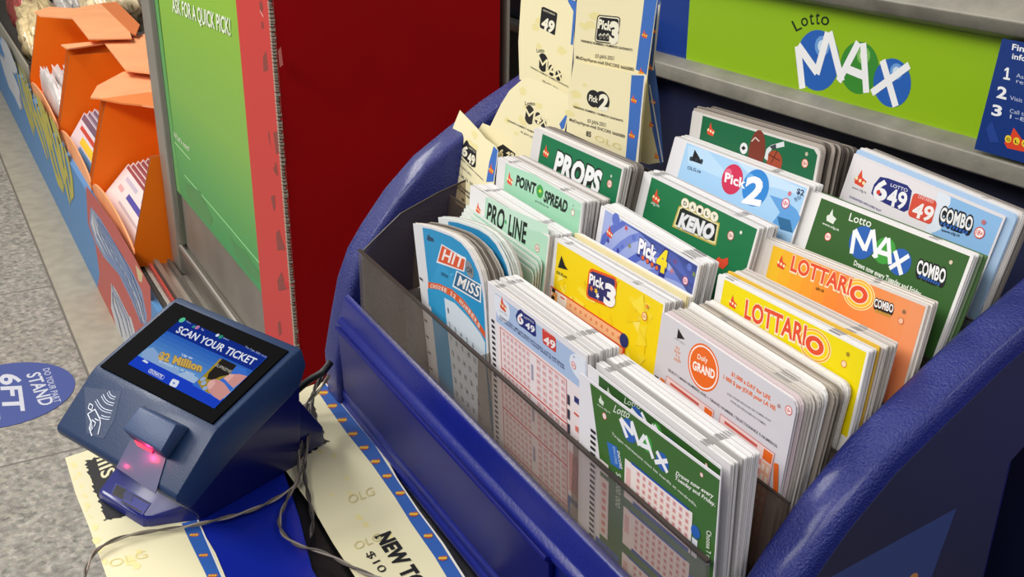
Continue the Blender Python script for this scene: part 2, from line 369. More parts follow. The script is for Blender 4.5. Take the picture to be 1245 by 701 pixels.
# red cardboard box
rb = empty('cardboard_box', (-1.42, .56, -.884), 'tall red cardboard display box with a worn corrugated edge', 'box')
c = Card(Vector((-1.492, .398, .40)), (1, 0, 0), (0, 0, -1), step=.00003, rough=.55)
c.Z = (180, 0, 2.921)
for p in ([(408, 200), (420, 180), (428, 250), (410, 255)], [(395, 10), (402, 0), (410, 30), (400, 50)], [(445, 470), (462, 465), (468, 540), (455, 548)], [(462, 180), (472, 165), (480, 230), (468, 240)], [(402, 80), (408, 75), (412, 100), (404, 102)],
          [(425, 465), (430, 470), (436, 520), (430, 500)], [(450, 580), (456, 575), (462, 625), (455, 620)]): c.poly(p, '#86403a')
c.line([(398, 38), (410, 60)], .002, '#e0b0a8')
c.Z = (0, 200, 3.1125)
for p in ([(1025, 120), (1040, 115), (1042, 165), (1036, 175)], [(1045, 260), (1055, 245), (1080, 320), (1050, 325)], [(1050, 440), (1065, 405), (1085, 470), (1055, 478)], [(1052, 600), (1060, 590), (1066, 640), (1056, 645)], [(1035, 10), (1042, 8), (1046, 30), (1038, 28)]): c.poly(p, '#86403a')
c.poly([(1075, 440), (1112, 455), (1085, 470)], '#c22b2b')
tag(c.build('front_strip', [(0, 0), (.158, 0), (.158, 1.284), (0, 1.284)], .005, '#c23c38', rb), 'lighter scuffed red strip')
mb = MB(); dr = mat('#98030a', .6, spec=.12, mott=.15, mscale=4, bump=.15, bscale=40)
mb.prism([(-1.49, .4035, -.884), (-1.334, .4035, -.884), (-1.334, .72, -.884), (-1.49, .72, -.884)], (0, 0, 1.284), dr); mb.build('side_wall', rb)
random.seed(3); mb = MB(); em = mat('#a09484', .8); ed = mat('#4a3630', .8); z = -.88
while z < .39:
    h = random.uniform(.0025, .006); j = random.uniform(-.0012, .0018)
    mb.box((-1.3380, .396, z), (-1.3335+.001+j*.4, .4005+j, z+h*.6), em); mb.box((-1.3380, .397, z+h*.6), (-1.3325, .401, z+h), ed); z += h
mb.build('corrugated_edge', rb)
# things far behind, between the red box and the hanging papers
o = MB().box((-1.394, .735, -.884), (-1.341, .741, .45), mat('#a39c90', .45, metal=.2, mott=.08)).build('steel_post', bevel=.004); tag(o, 'grey upright post right behind the red cardboard box', 'post')
o = MB().box((-1.72, .92, -.324), (-1.30, 1.2, .07), mat('#26366e', .5)).build('storage_bin', bevel=.006); tag(o, 'dark blue bin seen in the gap behind the red box', 'bin')
sf = empty('shelf_unit', (-1.5, 1.06, ZF), 'pale shelf unit in the gap behind the red box, holding the dark blue bin', 'shelf')
for zz in (-.341, -.562): MB().box((-1.76, .90, zz), (-1.26, 1.22, zz+.015), mat('#b7b4b0', .4, metal=.2)).build('shelf_board', sf, .002)
for xx in (-1.775, -1.26): MB().box((xx, .90, ZF), (xx+.015, 1.22, .12), mat('#8c8a86', .5)).build('side_panel', sf, .002)
random.seed(11)
def crumple(name, cx, cy, cz, sx, sy, sz, m, seed, amp=.25, parent=None, seg=18):
    random.seed(seed); ph = [(random.uniform(2, 7), random.uniform(2, 7), random.uniform(2, 7), random.uniform(0, 6.28), random.uniform(.3, 1)) for _ in range(7)]
    vs = []; fs = []; R = seg; Cn = seg*2
    for i in range(R+1):
        th = math.pi*i/R
        for j in range(Cn):
            a = 2*math.pi*j/Cn
            x = math.sin(th)*math.cos(a); y = math.sin(th)*math.sin(a); z = math.cos(th)
            x = math.copysign(abs(x)**.6, x); y = math.copysign(abs(y)**.6, y); z = math.copysign(abs(z)**.8, z)
            k = 1+amp*sum(q[4]*math.sin(q[0]*x*2+q[1]*y*2+q[2]*z*2+q[3]) for q in ph)/4
            vs.append((cx+sx*x*k, cy+sy*y*k, cz+sz*z*k))
    for i in range(R):
        for j in range(Cn): fs.append([i*Cn+j, i*Cn+(j+1) % Cn, (i+1)*Cn+(j+1) % Cn, (i+1)*Cn+j])
    mb = MB(); mb.add(vs, fs, m, True); return mb.build(name, parent)
o = crumple('plastic_bag', -1.58, 1.0, -.445, .13, .05, .085, mat("#dcdad8", .2, spec=1, bump=.8, bscale=25), 5, .35); tag(o, 'crinkled clear plastic bag below the pale shelf behind the box', 'bag')

# ---- orange candy boxes
OR = mat('#f07404', .6, spec=.3, mott=.06, mscale=6); ORL = mat('#f2a672', .6, mott=.1, mscale=14); ORE = mat('#9a6a4a', .8)
def candy_box(x0, x1, label, z0=-.884, zt=-.651, y0=.3315, yb=.56, lid=True):
    b = empty('candy_display_box', ((x0+x1)/2, .44, z0), label, 'display box', 'orange cardboard candy boxes on the counter')
    prof = [(y0, z0), (y0, z0+.045), (y0+.056, zt), (yb, zt), (yb, z0)]
    for xx, nm in ((x0, 'side_wall'), (x1-.004, 'side_wall')):
        sw = MB().prism([(xx, y, z) for y, z in prof], (.004, 0, 0), OR).build(nm, b)
        mb = MB(); pp = [(y0-.0006, z0+.045), (y0+.0555, zt+.0006), (yb, zt+.0006)]
        for k in range(2): a, d = pp[k], pp[k+1]; mb.prism([(xx+.001, a[0], a[1]), (xx+.003, a[0], a[1]), (xx+.003, d[0], d[1]), (xx+.001, d[0], d[1])], (0, -.001, .0004), ORE)
        mb.build('cut_edge', sw)
    MB().box((x0+.004, yb-.004, z0), (x1-.004, yb, zt), OR).build('back_wall', b)
    MB().box((x0+.004, y0, z0), (x1-.004, yb-.004, z0+.004), OR).build('bottom', b)
    n = 14; top = [(x0+.004+(x1-x0-.008)*i/n, y0-.002, z0+.030+.035*math.sin(math.pi*(i/n))**.6) for i in range(n+1)]
    MB().prism([(x0+.004, y0-.002, z0)]+top+[(x1-.004, y0-.002, z0)], (0, .004, 0), ORL).build('front_lip', b)
    return b
b1 = candy_box(-2.72, -2.207, 'nearest orange candy box, beside the grey steel post')
b2 = candy_box(-3.26, -2.745, 'orange candy box, second from the steel post', zt=-.64)
b3 = candy_box(-3.93, -3.285, 'orange candy box, third from the steel post, farthest one', zt=-.625)
def lid(b, pxs, z, hinge=None, th=.004, col=ORL):
    P = [on(p, 2, zz) for p, zz in zip(pxs, z if isinstance(z, (list, tuple)) else [z]*len(pxs))]
    MB().prism(P, (0, 0, -th), col).build('lid_flap', b)
lid(b1, [(110, 118), (118, 104), (150, 87), (192, 85), (195, 131), (150, 124), (122, 119)], -.632)
lid(b1, [(122, 120), (180, 112), (196, 112), (196, 131), (180, 128), (150, 125)], -.6315, col=mat('#e2813f', .6))
lid(b2, [(74, 54), (128, 49), (175, 41), (192, 44), (130, 52), (82, 59)], -.616)
lid(b2, [(127, 52), (160, 46), (194, 44), (196, 90), (153, 85)], -.612)
lid(b3, [(42, 14), (60, 8), (90, 10), (122, 4), (128, 12), (90, 22), (48, 19)], -.60)
lid(b3, [(88, 22), (122, 4), (158, 39), (160, 46), (108, 47)], -.596)
lid(b3, [(122, 4), (142, 2), (170, 30), (165, 42), (158, 39)], -.597, col=mat('#d0743c', .6))

# contents: flat packets lying back in the boxes
def packet(x0, x1, y0, z0, y1, z1, thick, base, marks, name, label, cat, group=None, seed=0):
    random.seed(seed)
    c = Card(Vector((x0, y1, z1)), (1, 0, 0), Vector((0, y0-y1, z0-z1)), step=.00006, rough=.35)
    Lh = math.hypot(y1-y0, z1-z0); Wd = x1-x0
    for (a, b, d, e, col) in marks: c.quads([(a*Wd, b*Lh, d*Wd, e*Lh)], col)
    for t, bb, col in [(m[0], m[1], m[2]) for m in []]: pass
    o = c.build(name, [(0, 0), (Wd, 0), (Wd, Lh), (0, Lh)], thick, base); return tag(o, label, cat, group)
for i in range(5):
    y = .348+i*.011
    mk = [(.02, .02, .98, .10, '#8e4a52')] + ([(.12, .2, .38, .3, '#b9b6c8'), (.5, .22, .9, .32, '#c5c0cf'), (.3, .42, .62, .55, '#4b4fa0'), (.68, .42, .9, .52, '#8c6f9d'), (.1, .44, .2, .56, '#d2a7a7'), (.25, .7, .8, .76, '#b9b0b8')] if i == 0 else [])
    packet(-2.70+i*.006, -2.225-i*.002, y, -.879, y+.070, -.806+i*.004, .006, '#e3d7d6', mk, 'candy_packet', '%s white packet of the leaning pile in the nearest orange box' % ['front', 'second', 'third', 'fourth', 'rearmost'][i], 'packet', 'white packets in the nearest orange box', i)
pk = [('#d9d3da', [(.02, .02, .98, .2, '#6d5a70'), (.1, .3, .9, .42, '#c44a3e'), (.25, .5, .8, .7, '#e6c63a'), (.3, .74, .8, .95, '#4e9ad0')]), ('#d9d3da', [(.02, .02, .98, .2, '#6d5a70'), (.2, .5, .8, .7, '#e6c63a')]), ('#cfd0d8', [(.02, .02, .98, .15, '#60506a')])]
for i, (bc, mk) in enumerate(pk):
    packet(-3.235+i*.004, -2.775, .345+i*.014, -.878, .40+i*.014, -.80+i*.005, .01, bc, mk, 'candy_packet', '%s colourful sweet packet in the orange box second from the post' % ['front', 'middle', 'rear'][i], 'packet', 'colourful packets in the second orange box', 10+i)
for i in range(3):
    o = crumple('candy_bag', -3.6+i*.02, .365+i*.035, -.825+i*.008, .25, .016, .058, mat(['#e2dad8', '#ddd2d0', '#d8d5d8'][i], .35, bump=.6, bscale=30, mott=.25, mscale=14), 20+i, .18)
    tag(o, '%s white crumpled sweet bag in the farthest orange box' % ['front', 'middle', 'rear'][i], 'bag', 'white bags in the farthest orange box')
# snack bags beyond the boxes
bags = [((-4.30, .43, -.755), (.22, .07, .10), '#e4cd9c', 'clear bag of pale nuts just beyond the farthest orange box'),
        ((-4.55, .60, -.735), (.24, .08, .12), '#c9c3bd', 'silvery crinkled snack bag behind the bag of pale nuts'),
        ((-4.10, .66, -.64), (.20, .09, .09), '#ecd9b0', 'clear bag of popcorn lying behind the orange boxes'),
        ((-4.85, .45, -.74), (.22, .07, .11), '#b9544e', 'red and white snack bag at the top left corner'),
        ((-5.42, .55, -.73), (.26, .09, .12), '#6a6f8c', 'dark blue grey snack bag farthest along the counter'),
        ((-3.75, .78, -.62), (.2, .08, .10), '#3d3634', 'dark snack bag behind the orange lids'),
        ((-3.1, .80, -.60), (.26, .06, .10), '#b56a62', 'dull red bag between the orange lids and the steel post')]
for i, (l, s, col, lab) in enumerate(bags):
    m = mat(col, .22, spec=.9, bump=.9, bscale=22, mott=.4, mscale=34)
    o = crumple('snack_bag', *l, *s, m, 40+i, .3, seg=22); tag(o, lab, 'snack bag')
o = MB().box((-5.9, .345, -.884), (-3.97, .70, -.868), mat('#4a4540', .6)).build('bag_tray', bevel=.002); tag(o, 'shallow dark tray under the snack bags', 'tray')
o = MB().box((-8.6, .33, -.884), (-3.95, .337, -.80), mat('#a9a597', .3, metal=.3)).build('edge_rail', bevel=.001); tag(o, 'pale raised rail holding back the snack bags', 'rail')
# ============================================================ COUNTER UNDER THE STAND
def sh(px, z=ZS, Z=None): return on(px, 2, z, Z)
cbase = empty('service_counter', (-.2, .5, ZF), 'black counter carrying the ticket stand and the scanner', 'counter')
MB().prism([(-.594, .042, ZS-.035), (.25, .042, ZS-.035), (.25, .9, ZS-.035), (-.606, .9, ZS-.035), (-.606, .19, ZS-.035), (-.594, .17, ZS-.035)], (0, 0, .035), mat('#0a0a0d', .4)).build('counter_top', cbase)
MB().box((-.54, .12, ZF), (.24, .88, ZS-.0355), mat('#1a1b22', .5)).build('cabinet_body', cbase, .003)
mb = MB(); mb.prism([(-.590, .0425, ZS), (.2, .0425, ZS), (.2, .128, ZS), (-.43, .128, ZS), (-.475, .1365, ZS), (-.526, .1435, ZS), (-.590, .1435, ZS)], (0, 0, .0025), mat('#1428a0', .3, mott=.1, mscale=12, bump=.1, bscale=60))
tag(mb.build('writing_plate', bevel=.0008), 'flat blue plastic plate on the counter under the scanner', 'plate')

# ============================================================ TICKET STAND
st = empty('ticket_stand', (-.41, .3, ZS), 'blue plastic lottery stand with clear pockets full of play slips', 'stand')
PB = mat('#172476', .36, bump=.9, bscale=1100, mott=.12, mscale=18, coat=.2); PB2 = mat('#0d1b78', .33, mott=.1, mscale=30, coat=.08, bump=.15, bscale=600); PBd = mat('#2f3048', .5, mott=.06, mscale=14)
NAVY = mat('#10173f', .5)
side = [(.197, ZS), (.1965, -.318), (.202, -.2927), (.208, -.268), (.2155, -.250), (.2262, -.2345), (.2420, -.2150), (.2616, -.1965), (.283, -.1830), (.308, -.1675), (.3374, -.1525), (.38, -.133), (.43, -.112), (.465, -.100), (.470, -.16), (.40, -.185), (.352, -.195), (.333, -.215), (.332, ZS)]
MB().prism([(-.600, y, z) for y, z in side], (.024, 0, 0), PB).build('side_panel', st, .004, 3)
# right cheek
MB().prism([(-.2275, y, z) for y, z in side], (.0195, 0, 0), PB).build('side_panel', st, .005, 3)
c = Card(Vector((-.2078, .19, -.10)), (0, 1, 0), (0, 0, -1), step=.00003, rough=.5)
inner = [(y-.19+(.0062 if y < .33 else -.004), -.10-z+.0065) for y, z in side if y > .2 and z > -.22 and y < .45]
inner = [(.012, .2478), (.012, .21), (.0175, .195), (.0225, .173), (.0305, .156), (.0425, .140), (.0575, .1215), (.0765, .104), (.0975, .0905), (.1225, .075), (.152, .0600), (.196, .0405), (.196, .098), (.158, .103), (.138, .118), (.138, .2478)]
c.poly([(1163, 617), (1010, 701), (985, 716), (1122, 730)], '#3c4b80')
c.disc((1110, 703), (1110, 697), '#c98a4a')
tag(c.build('side_decal', inner, .0004, PBd, st), 'dark side face with a lighter blue triangle mark')
# base and back
mb = MB(); mb.box((-.576, .2055, ZS), (-.2276, .332, ZS+.004), NAVY); mb.build('base', st)
MB().prism([(-.576, .400, -.345), (-.2276, .400, -.345), (-.2276, .4385, -.10), (-.576, .4385, -.10)], (0, .004, 0), NAVY).build('back_panel', st)
# front rails
xa, xb = -.576, -.2276
prof = [(.2085, ZS+.001), (.2085, -.2725), (.2065, -.2705), (.2040, -.2725), (.2025, -.2785), (.2015, -.2850), (.2002, -.2862), (.1985, -.2880), (.1980, -.2905), (.1995, -.2925), (.2010, -.2935), (.2010, -.3350), (.1995, -.3370), (.1995, -.3415), (.2005, -.343), (.1988, -.3450), (.1988, ZS+.001)]
MB().prism([(xa, y, z) for y, z in prof], (xb-xa, 0, 0), PB2).build('front_rail', st, .0007, 2)
lp = [(.1992, -.2900), (.1960, -.2885), (.1952, -.2905), (.1975, -.2925), (.1992, -.3340), (.2004, -.3340), (.2004, -.2910)]
MB().prism([(-.572, y, z) for y, z in lp], (.2535, 0, 0), mat('#0c146c', .42, mott=.1, mscale=25, spec=.35)).build('front_panel', st, .0004)
# clear pockets
ACR = clear('hazy_acrylic', '#f4f1ee', .11, '#a79c92', .05, .12); ACD = clear('smoky_acrylic', '#ddd6cf', .13, '#85796e', .05, .2); ACE = mat('#3d3530', .5, spec=.3)
mb = MB(); mb.box((-.5500, .2050, -.344), (-.2285, .2066, -.2333), ACR); mb.box((-.5500, .2049, -.2333), (-.2285, .2067, -.2322), ACE); mb.build('pocket_front', st)
LS = .105; import_rows = [(.2116, -.1970), (.2458, -.1815), (.2681, -.1685), (.2940, -.1560), (.3174, -.1422), (.3310, -.1290)]
ystep = [.2080, .2355, .2565, .2740, .2890, .3090, .335]; zfl = [z-LS-.002 for _, z in import_rows]
pts = [(ystep[0], ZS+.004)]
for k in range(6): pts += [(ystep[k], zfl[k]), (ystep[k+1]-.0001, zfl[k])]
pts += [(ystep[6], ZS+.004)]
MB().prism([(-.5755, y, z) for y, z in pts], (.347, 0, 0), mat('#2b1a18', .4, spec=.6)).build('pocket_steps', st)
for k in range(1, 6):
    le = [0, .066, .09, .17, .24, .19][k]; zt = import_rows[k][1]-.040; z0 = zfl[k]+.0005; y0 = ystep[k]+.0006; h = zt-z0
    xl = -.5485 if k < 3 else -.4866
    mb = MB(); mb.prism([(xl, y0, z0), (-.2295, y0, z0), (-.2295, y0+h*math.tan(le), zt), (xl, y0+h*math.tan(le), zt)], (0, .0011, 0), ACD)
    mb.prism([(xl, y0+h*math.tan(le), zt), (-.2295, y0+h*math.tan(le), zt), (-.2295, y0+h*math.tan(le)+.0011, zt), (xl, y0+h*math.tan(le)+.0011, zt)], (0, 0, .0007), ACE)
    mb.build('pocket_divider', st)
wall = [(.2068, -.300), (.2068, -.2345), (.2400, -.2235), (.2680, -.2095), (.2950, -.1960), (.3180, -.1830), (.3340, -.1700), (.3345, -.24), (.3095, -.2345)]
wl = [(.2070, -.298), (.2070, -.2345), (.2150, -.2280), (.2320, -.2150), (.2560, -.2060), (.3340, -.1830), (.3340, -.2335), (.309, -.234), (.309, -.247), (.289, -.247), (.289, -.261), (.274, -.261), (.274, -.2735), (.2565, -.2735), (.2565, -.2865), (.2355, -.2865), (.2355, -.298)]
ww = [(y, z if i in (0,) else z) for i, (y, z) in enumerate(wl)]
for x in (-.4878, -.4028, -.3176):
    mb = MB(); mb.prism([(x, y, (z-.006 if i in (2, 3, 4, 5) else z)) for i, (y, z) in enumerate(wl)], (.0010, 0, 0), ACD); mb.build('pocket_wall', st)
wl = [(.2070, -.298), (.2070, -.2345), (.2150, -.2280), (.2320, -.2150), (.2560, -.2060), (.2740, -.2010), (.2740, -.2725), (.2565, -.2735), (.2565, -.2865), (.2355, -.2865), (.2355, -.298)]
for x in (-.5500,):
    mb = MB(); mb.prism([(x, y, z) for y, z in wl], (.0012, 0, 0), ACD)
    for k in range(1, 5):
        a, b = wl[k], wl[k+1]; mb.prism([(x, a[0], a[1]), (x+.0012, a[0], a[1]), (x+.0012, b[0], b[1]), (x, b[0], b[1])], (0, 0, .0008), ACE)
    mb.build('pocket_wall', st)

# header with the sign
hd = MB(); Lp = Vector((-.62, .42, -.1430)); Rp = Vector((-.15, .42, -.1332)); HU = (Rp-Lp).normalized(); HD = Vector((0, 0, -1)); HD = (HD-HU*HD.dot(HU)).normalized()
def hp(u, v, y=0): return Lp+HU*u+HD*v+Vector((0, y, 0))
grey = mat('#8f8b80', .5, metal=.2, mott=.22, mscale=60, bump=.2, bscale=250)
def hbar(profile, name):
    mb = MB(); mb.prism([hp(0, v, y) for y, v in profile], HU*.47, grey); mb.build(name, sg, .0008)
sg = empty('sign_holder', (-.4, .42, -.12), 'grey metal sign holder behind the slips with green and blue inserts', 'sign')
hbar([(-.006, .0), (-.009, .0015), (-.010, .0100), (-.004, .0125), (.006, .0125), (.006, -.002), (-.001, -.002)], 'bottom_rail')
hbar([(-.004, -.0500), (-.007, -.0515), (-.010, -.0580), (.004, -.0700), (.010, -.0690), (.010, -.048), (.001, -.048)], 'top_rail')
MB().prism([hp(0, .002, .0045), hp(.47, .002, .0045), hp(.47, -.052, .0045), hp(0, -.052, .0045)], (0, .004, 0), NAVY).build('backing', sg)
c = Card(hp(0, -.053, .0015), HU, HD, step=.000006, rough=.3)
c.quads([(0, .0, .0835, .06)], '#1c3a86')
c.Z = (780, 0, 2.6774)
for ch, p0, p1, tl in (('L', (503, 103), (523, 93), (487, 70)), ('o', (523, 88), (545, 80), (516, 62)), ('t', (548, 81), (562, 79), (545, 44)), ('t', (566, 79), (580, 79), (567, 40)), ('o', (583, 80), (610, 83), (585, 52))):
    c.text(ch, p0, p1, tl, '#1a2a1c', .01)
def ball(cn, e, b, hi): 
    c.disc(cn, e, b); cc = c.uv(cn); r = (c.uv(e)-cc).length
    for k, col in zip((.34, .2), hi): c.face([(cc[0]+r*(.15+k*math.cos(i*.524)), cc[1]-r*(.5-k*math.sin(i*.524))) for i in range(12)], col)
ball((708, 221), (708, 135), '#3a8a34', ('#7dbb62', '#d0e6bd')); ball((572, 197), (572, 97), '#2a62b8', ('#6fa0dc', '#cfe2f5')); ball((815, 270), (815, 190), '#2a62b8', ('#6fa0dc', '#cfe2f5'))
c.maxl([[(509, 150), (524, 288)], [(510, 148), (572, 236)], [(570, 240), (608, 106)], [(612, 104), (652, 264)]], [[(707, 138), (642, 264)], [(722, 140), (732, 302)], [(664, 222), (728, 248)]], [[(785, 196), (828, 346)], [(872, 212), (750, 302)]], 20)
gi = c.build('green_insert', [(.0, 0), (.3085, 0), (.3085, .0555), (.0, .0555)], .0012, '#8fb81c', sg); tag(gi, 'lime green insert with a lotto logo of blue and green balls')
c = Card(hp(0, -.053, -.0105), HU, HD, step=.000006, rough=.3)
c.Z = (1170, 30, 4.12)
c.text('Find more', (248, 125), (480, 170), (252, 95), '#f4f6fa', .02); c.text('information', (248, 170), (480, 215), (252, 142), '#f4f6fa', .02)
c.text('1', (205, 272), (238, 278), (212, 212), '#f4f6fa', .03); c.text('2', (170, 362), (220, 374), (178, 305), '#f4f6fa', .03); c.text('3', (145, 450), (195, 460), (152, 397), '#f4f6fa', .03)
for t, y in (('Ask your', 262), ('retailer', 290), ('Visit online', 375), ('Call toll free', 440), ('1-800', 468)): c.text(t, (238 if y > 300 else 270, y), (400, y+38), (240 if y > 300 else 272, y-20), '#c3cde6', .0)
c.poly([(210, 590), (240, 560), (258, 515), (300, 575), (420, 600), (420, 660), (225, 618)], '#e2492f')
for i, t in enumerate('OLG'): c.disc((230+i*42, 572+i*11), (230+i*42, 553+i*11), '#efd23a'); c.text(t, (222+i*42, 580+i*11), (239+i*42, 584+i*11), (222+i*42, 564+i*11), '#27221a', .03)
c.face([c.uv(p) for p in [(120, 520), (150, 480), (185, 590), (140, 590)]], '#2a4796')
nb = c.uv((200, 70)); nl = c.uv((60, 622))
tag(c.build('notice', [(nb[0], nb[1]), (nb[0]+.1, nb[1]), (nb[0]+.1, nl[1]), (nl[0], nl[1])], .0008, '#1d3a80', sg), 'dark blue notice with white numbers 1 2 3')

# ============================================================ PLAY SLIPS
def plane(TL, TR, y, lean, yr=None):
    O = on(TL, 1, y); Rr = on(TR, 1, y if yr is None else yr); t = math.radians(lean)
    c = Card(O, Rr-O, (0, -math.sin(t), -math.cos(t))); c.W = (Rr-O).length; return c
def rnd_outline(W, L, r=.0006, rr=None):
    r = min(r, .0008)
    rr = r if rr is None else rr; o = []
    for cx, cy, R, a0 in ((W-rr, rr, rr, -90), (W, L, 0, 0), (0, L, 0, 0), (r, r, r, 180)):
        if R: o += [(cx+R*math.cos(math.radians(a0+k*30)), cy+R*math.sin(math.radians(a0+k*30))) for k in range(4)]
        else: o.append((cx, cy))
    return o
WHITE = ['#e6e4e6', '#dcdadb', '#eeedee', '#cfccca', '#e2e0e0', '#b9b6b4']; DIRTY = ['#c9c2bb', '#b3aaa1', '#ddd8d3', '#9e958c', '#a99f96']; GREENISH = ['#dfe8e2', '#cbdcd1', '#e6ebe6', '#b9c9bf']  # darker greys in WHITE put the shade between sheets into the bundle colour
def bundle(c, outline, n, d0, d1, name, label, cat, group=None, cols=WHITE, jit=.0004, bands=(), squeeze=.3, seed=1, bandcol='#8e8b8c', dv=0, stuff=True, fan=0, sk=0):
    random.seed(seed); mb = MB(); Ln = max(v for u, v in outline); ms = [mat(x, .6) for x in cols]; bc = mat(bandcol, .6)
    dd = (d1-d0)/n; BY = Vector((0, 1, 0)); BY = (BY-c.U*BY.dot(c.U)).normalized()
    for i in range(n):
        d = d0+dd*i; th = dd*random.uniform(.7, .97); ju = random.gauss(0, jit)+sk*i; jv = dv+abs(random.gauss(0, jit))*.8+fan*i; m = random.choice(ms)
        P = lambda u, v, e: c.O+c.U*(u+ju)+c.D*(v+jv if v < Ln*.9 else v)-c.N*.0003+BY*((d+e)*(1-squeeze*max(0, min(v, Ln))/Ln))
        k = len(outline); vs = [P(u, v, 0) for u, v in outline]+[P(u, v, th) for u, v in outline]
        mb.add(vs, [list(range(k))[::-1], list(range(k, 2*k))]+[[a, (a+1) % k, k+(a+1) % k, k+a] for a in range(k)], m)
        for (b0, b1) in bands:
            b_0 = b0+random.uniform(-.0003, .0003); b_1 = b1+random.uniform(-.0003, .0003)
            if random.random() < .85: mb.add([P(b_0, -.00006, 0), P(b_1, -.00006, 0), P(b_1, -.00006, th), P(b_0, -.00006, th)], [[0, 1, 2, 3]], bc)
        # printed marks reaching the right hand edges
    o = mb.build(name); tag(o, label, cat, group)
    if stuff: o['kind'] = 'stuff'
    return o
def marks(c, u0, u1, v0, v1, n, fill=.5, col='#1c1c20'):
    dv = (v1-v0)/n; c.quads([(u0, v0+dv*i, u1, v0+dv*(i+fill)) for i in range(n)], col)
L0 = .105
G_FRONT = 'printed front play slips of the pockets'
def slip(c, name, label, base='#e7e5ea', r=.0006, rr=None, L=L0, thick=.0003):
    o = c.build(name, rnd_outline(c.W, L, r, rr), thick, base); return tag(o, label, 'play slip', None)
B2 = ((.006, .0095), (.066, .070))
BK = '#17171b'; RED = '#d9402f'
def logo649(c, blob, six, fn, lot=None, dot=None, col='#232c78'):
    c.poly(blob, col); c.text('6', *six, '#f2f2f6', .04); c.text('49', *fn, '#f2f2f6', .03)
    if lot: c.text('LOTTO', *lot, '#e8e9f4', .01)
    if dot: c.disc(dot[0], dot[1], RED)

# ---- front row, middle: 6/49 slip
c = plane((592.6, 341.2), (713.2, 431.5), .2116, -2.5); c.Z = (590, 340, 5.843); W = c.W
c.quads([(.0075, .003, W-.0005, L0-.003)], '#efe4e6')
c.quads([(.0075, .003, W-.0005, .0175)], '#aec4e6'); 
for (cx, cy, ex, ey) in ((120, 165, 120, 95), (700, 610, 700, 560), (640, 620, 640, 590), (420, 330, 420, 312), (530, 450, 530, 432)): pass
a = c.uv((118, 190)); c.face([(a[0]+.0075*math.cos(i*.4488), min(.0175, max(.0035, a[1]+.0075*math.sin(i*.4488)))) for i in range(14)], '#e6ecf6')
a = c.uv((690, 640)); c.face([(min(W-.001, a[0]+.010*math.cos(i*.4488)), a[1]+.006*math.sin(i*.4488)) for i in range(14)], '#e6ecf6')
c.olg((125, 170), (125, 120))
c.text('www.olg.ca', (98, 216), (160, 258), (98, 208), '#3a3a50')
logo649(c, [(232, 218), (252, 208), (275, 232), (345, 282), (358, 300), (362, 402), (345, 400), (285, 352), (245, 325), (225, 295), (216, 255)], ((226, 298), (270, 322), (232, 222)), ((283, 335), (350, 382), (287, 290)), ((276, 268), (345, 312), (276, 254)), ((247, 276), (247, 266)))
c.rrect((408, 445), (504, 520), (405, 338), '#d6453a', .12); c.text('49', (415, 445), (498, 497), (417, 390), '#f4f0f0', .03); c.text('ONTARIO', (418, 362), (488, 405), (418, 352), '#f2d8d4')
c.text('GUARANTEED 1 MILLION PRIZE WITH EVERY LOTTO 6/49 DRAW', (103, 262), (562, 620), (103, 246), '#262a66', .01)
c.text('LOT GARANTI DE 1 MILLION $ A CHAQUE TIRAGE DE LOTTO 6/49', (103, 280), (562, 638), (103, 266), '#262a66', .01)
c.age((628, 606), (628, 580)); c.disc((630, 545), (630, 537), '#9aa0b8')
c.Z = (580, 330, 3.05)
u0 = c.uv((88, 205))[0]; u1 = c.uv((330, 392))[0]; v0 = c.uv((88, 205))[1]
for b in range(4):
    va = v0+b*.0212
    c.quads([(u0-.0006, va, u1+.0006, va+.0004), (u0-.0006, va+.0208, u1+.0006, va+.0216), (u0-.0006, va, u0-.0002, va+.021), (u1+.0002, va, u1+.0006, va+.021)], '#d2574f')
    c.grid(u0+.001, va+.0006, u0+(u1-u0)*.47, va+.0206, 7, 6, '#ecc9c9', .62, .7); c.grid(u0+.001, va+.0006, u0+(u1-u0)*.47, va+.0206, 7, 6, '#d6a2a6', .3, .45)
    c.grid(u0+(u1-u0)*.55, va+.0006, u1, va+.0206, 5, 6, '#ecc9c9', .62, .7); c.grid(u0+(u1-u0)*.55, va+.0006, u1, va+.0206, 5, 6, '#d6a2a6', .3, .45)
    c.quads([(u0+(u1-u0)*.485, va+.006, u0+(u1-u0)*.515, va+.014)], '#a9a4bc')
marks(c, .0028, .0056, .018, .101, 29, .5)
for (p, q, col) in (((362, 458), (386, 500), '#2a3273'), ((361, 518), (384, 545), '#d6554b'), ((366, 568), (378, 598), '#e07a70')):
    c.rect(p, q, col)
for i in range(3): c.quads([(c.uv((336, 452))[0], c.uv((336, 452))[1]+.007*i, c.uv((336, 452))[0]+.0018, c.uv((336, 452))[1]+.0048+.007*i)], '#3a3a48')
u2 = c.uv((336, 452))[0]; c.quads([(u2, .075, u2+.011, .098)], '#3e62a8'); c.quads([(u2+.002, .078, u2+.008, .096)], '#e6dfe6'); c.quads([(u2+.001, .052, u2+.010, .072)], '#e2a49c')
slip(c, 'play_slip', 'white and sky blue slip with pink number grid, middle of the front row'); c649 = c
OL = rnd_outline(W, L0)
bundle(c, OL, 12, .0, .0046, 'slip_bundle', 'thin white bundle right behind the front slip with pink number grid', 'slip bundle', 'bundles of play slips', WHITE, .00025, B2, seed=2)
bundle(c, rnd_outline(W, L0), 22, .0062, .0150, 'slip_bundle', 'thick white bundle with grey edge marks, second behind the slip with pink grid', 'slip bundle', 'bundles of play slips', WHITE, .0003, B2, seed=3, dv=-.0006)

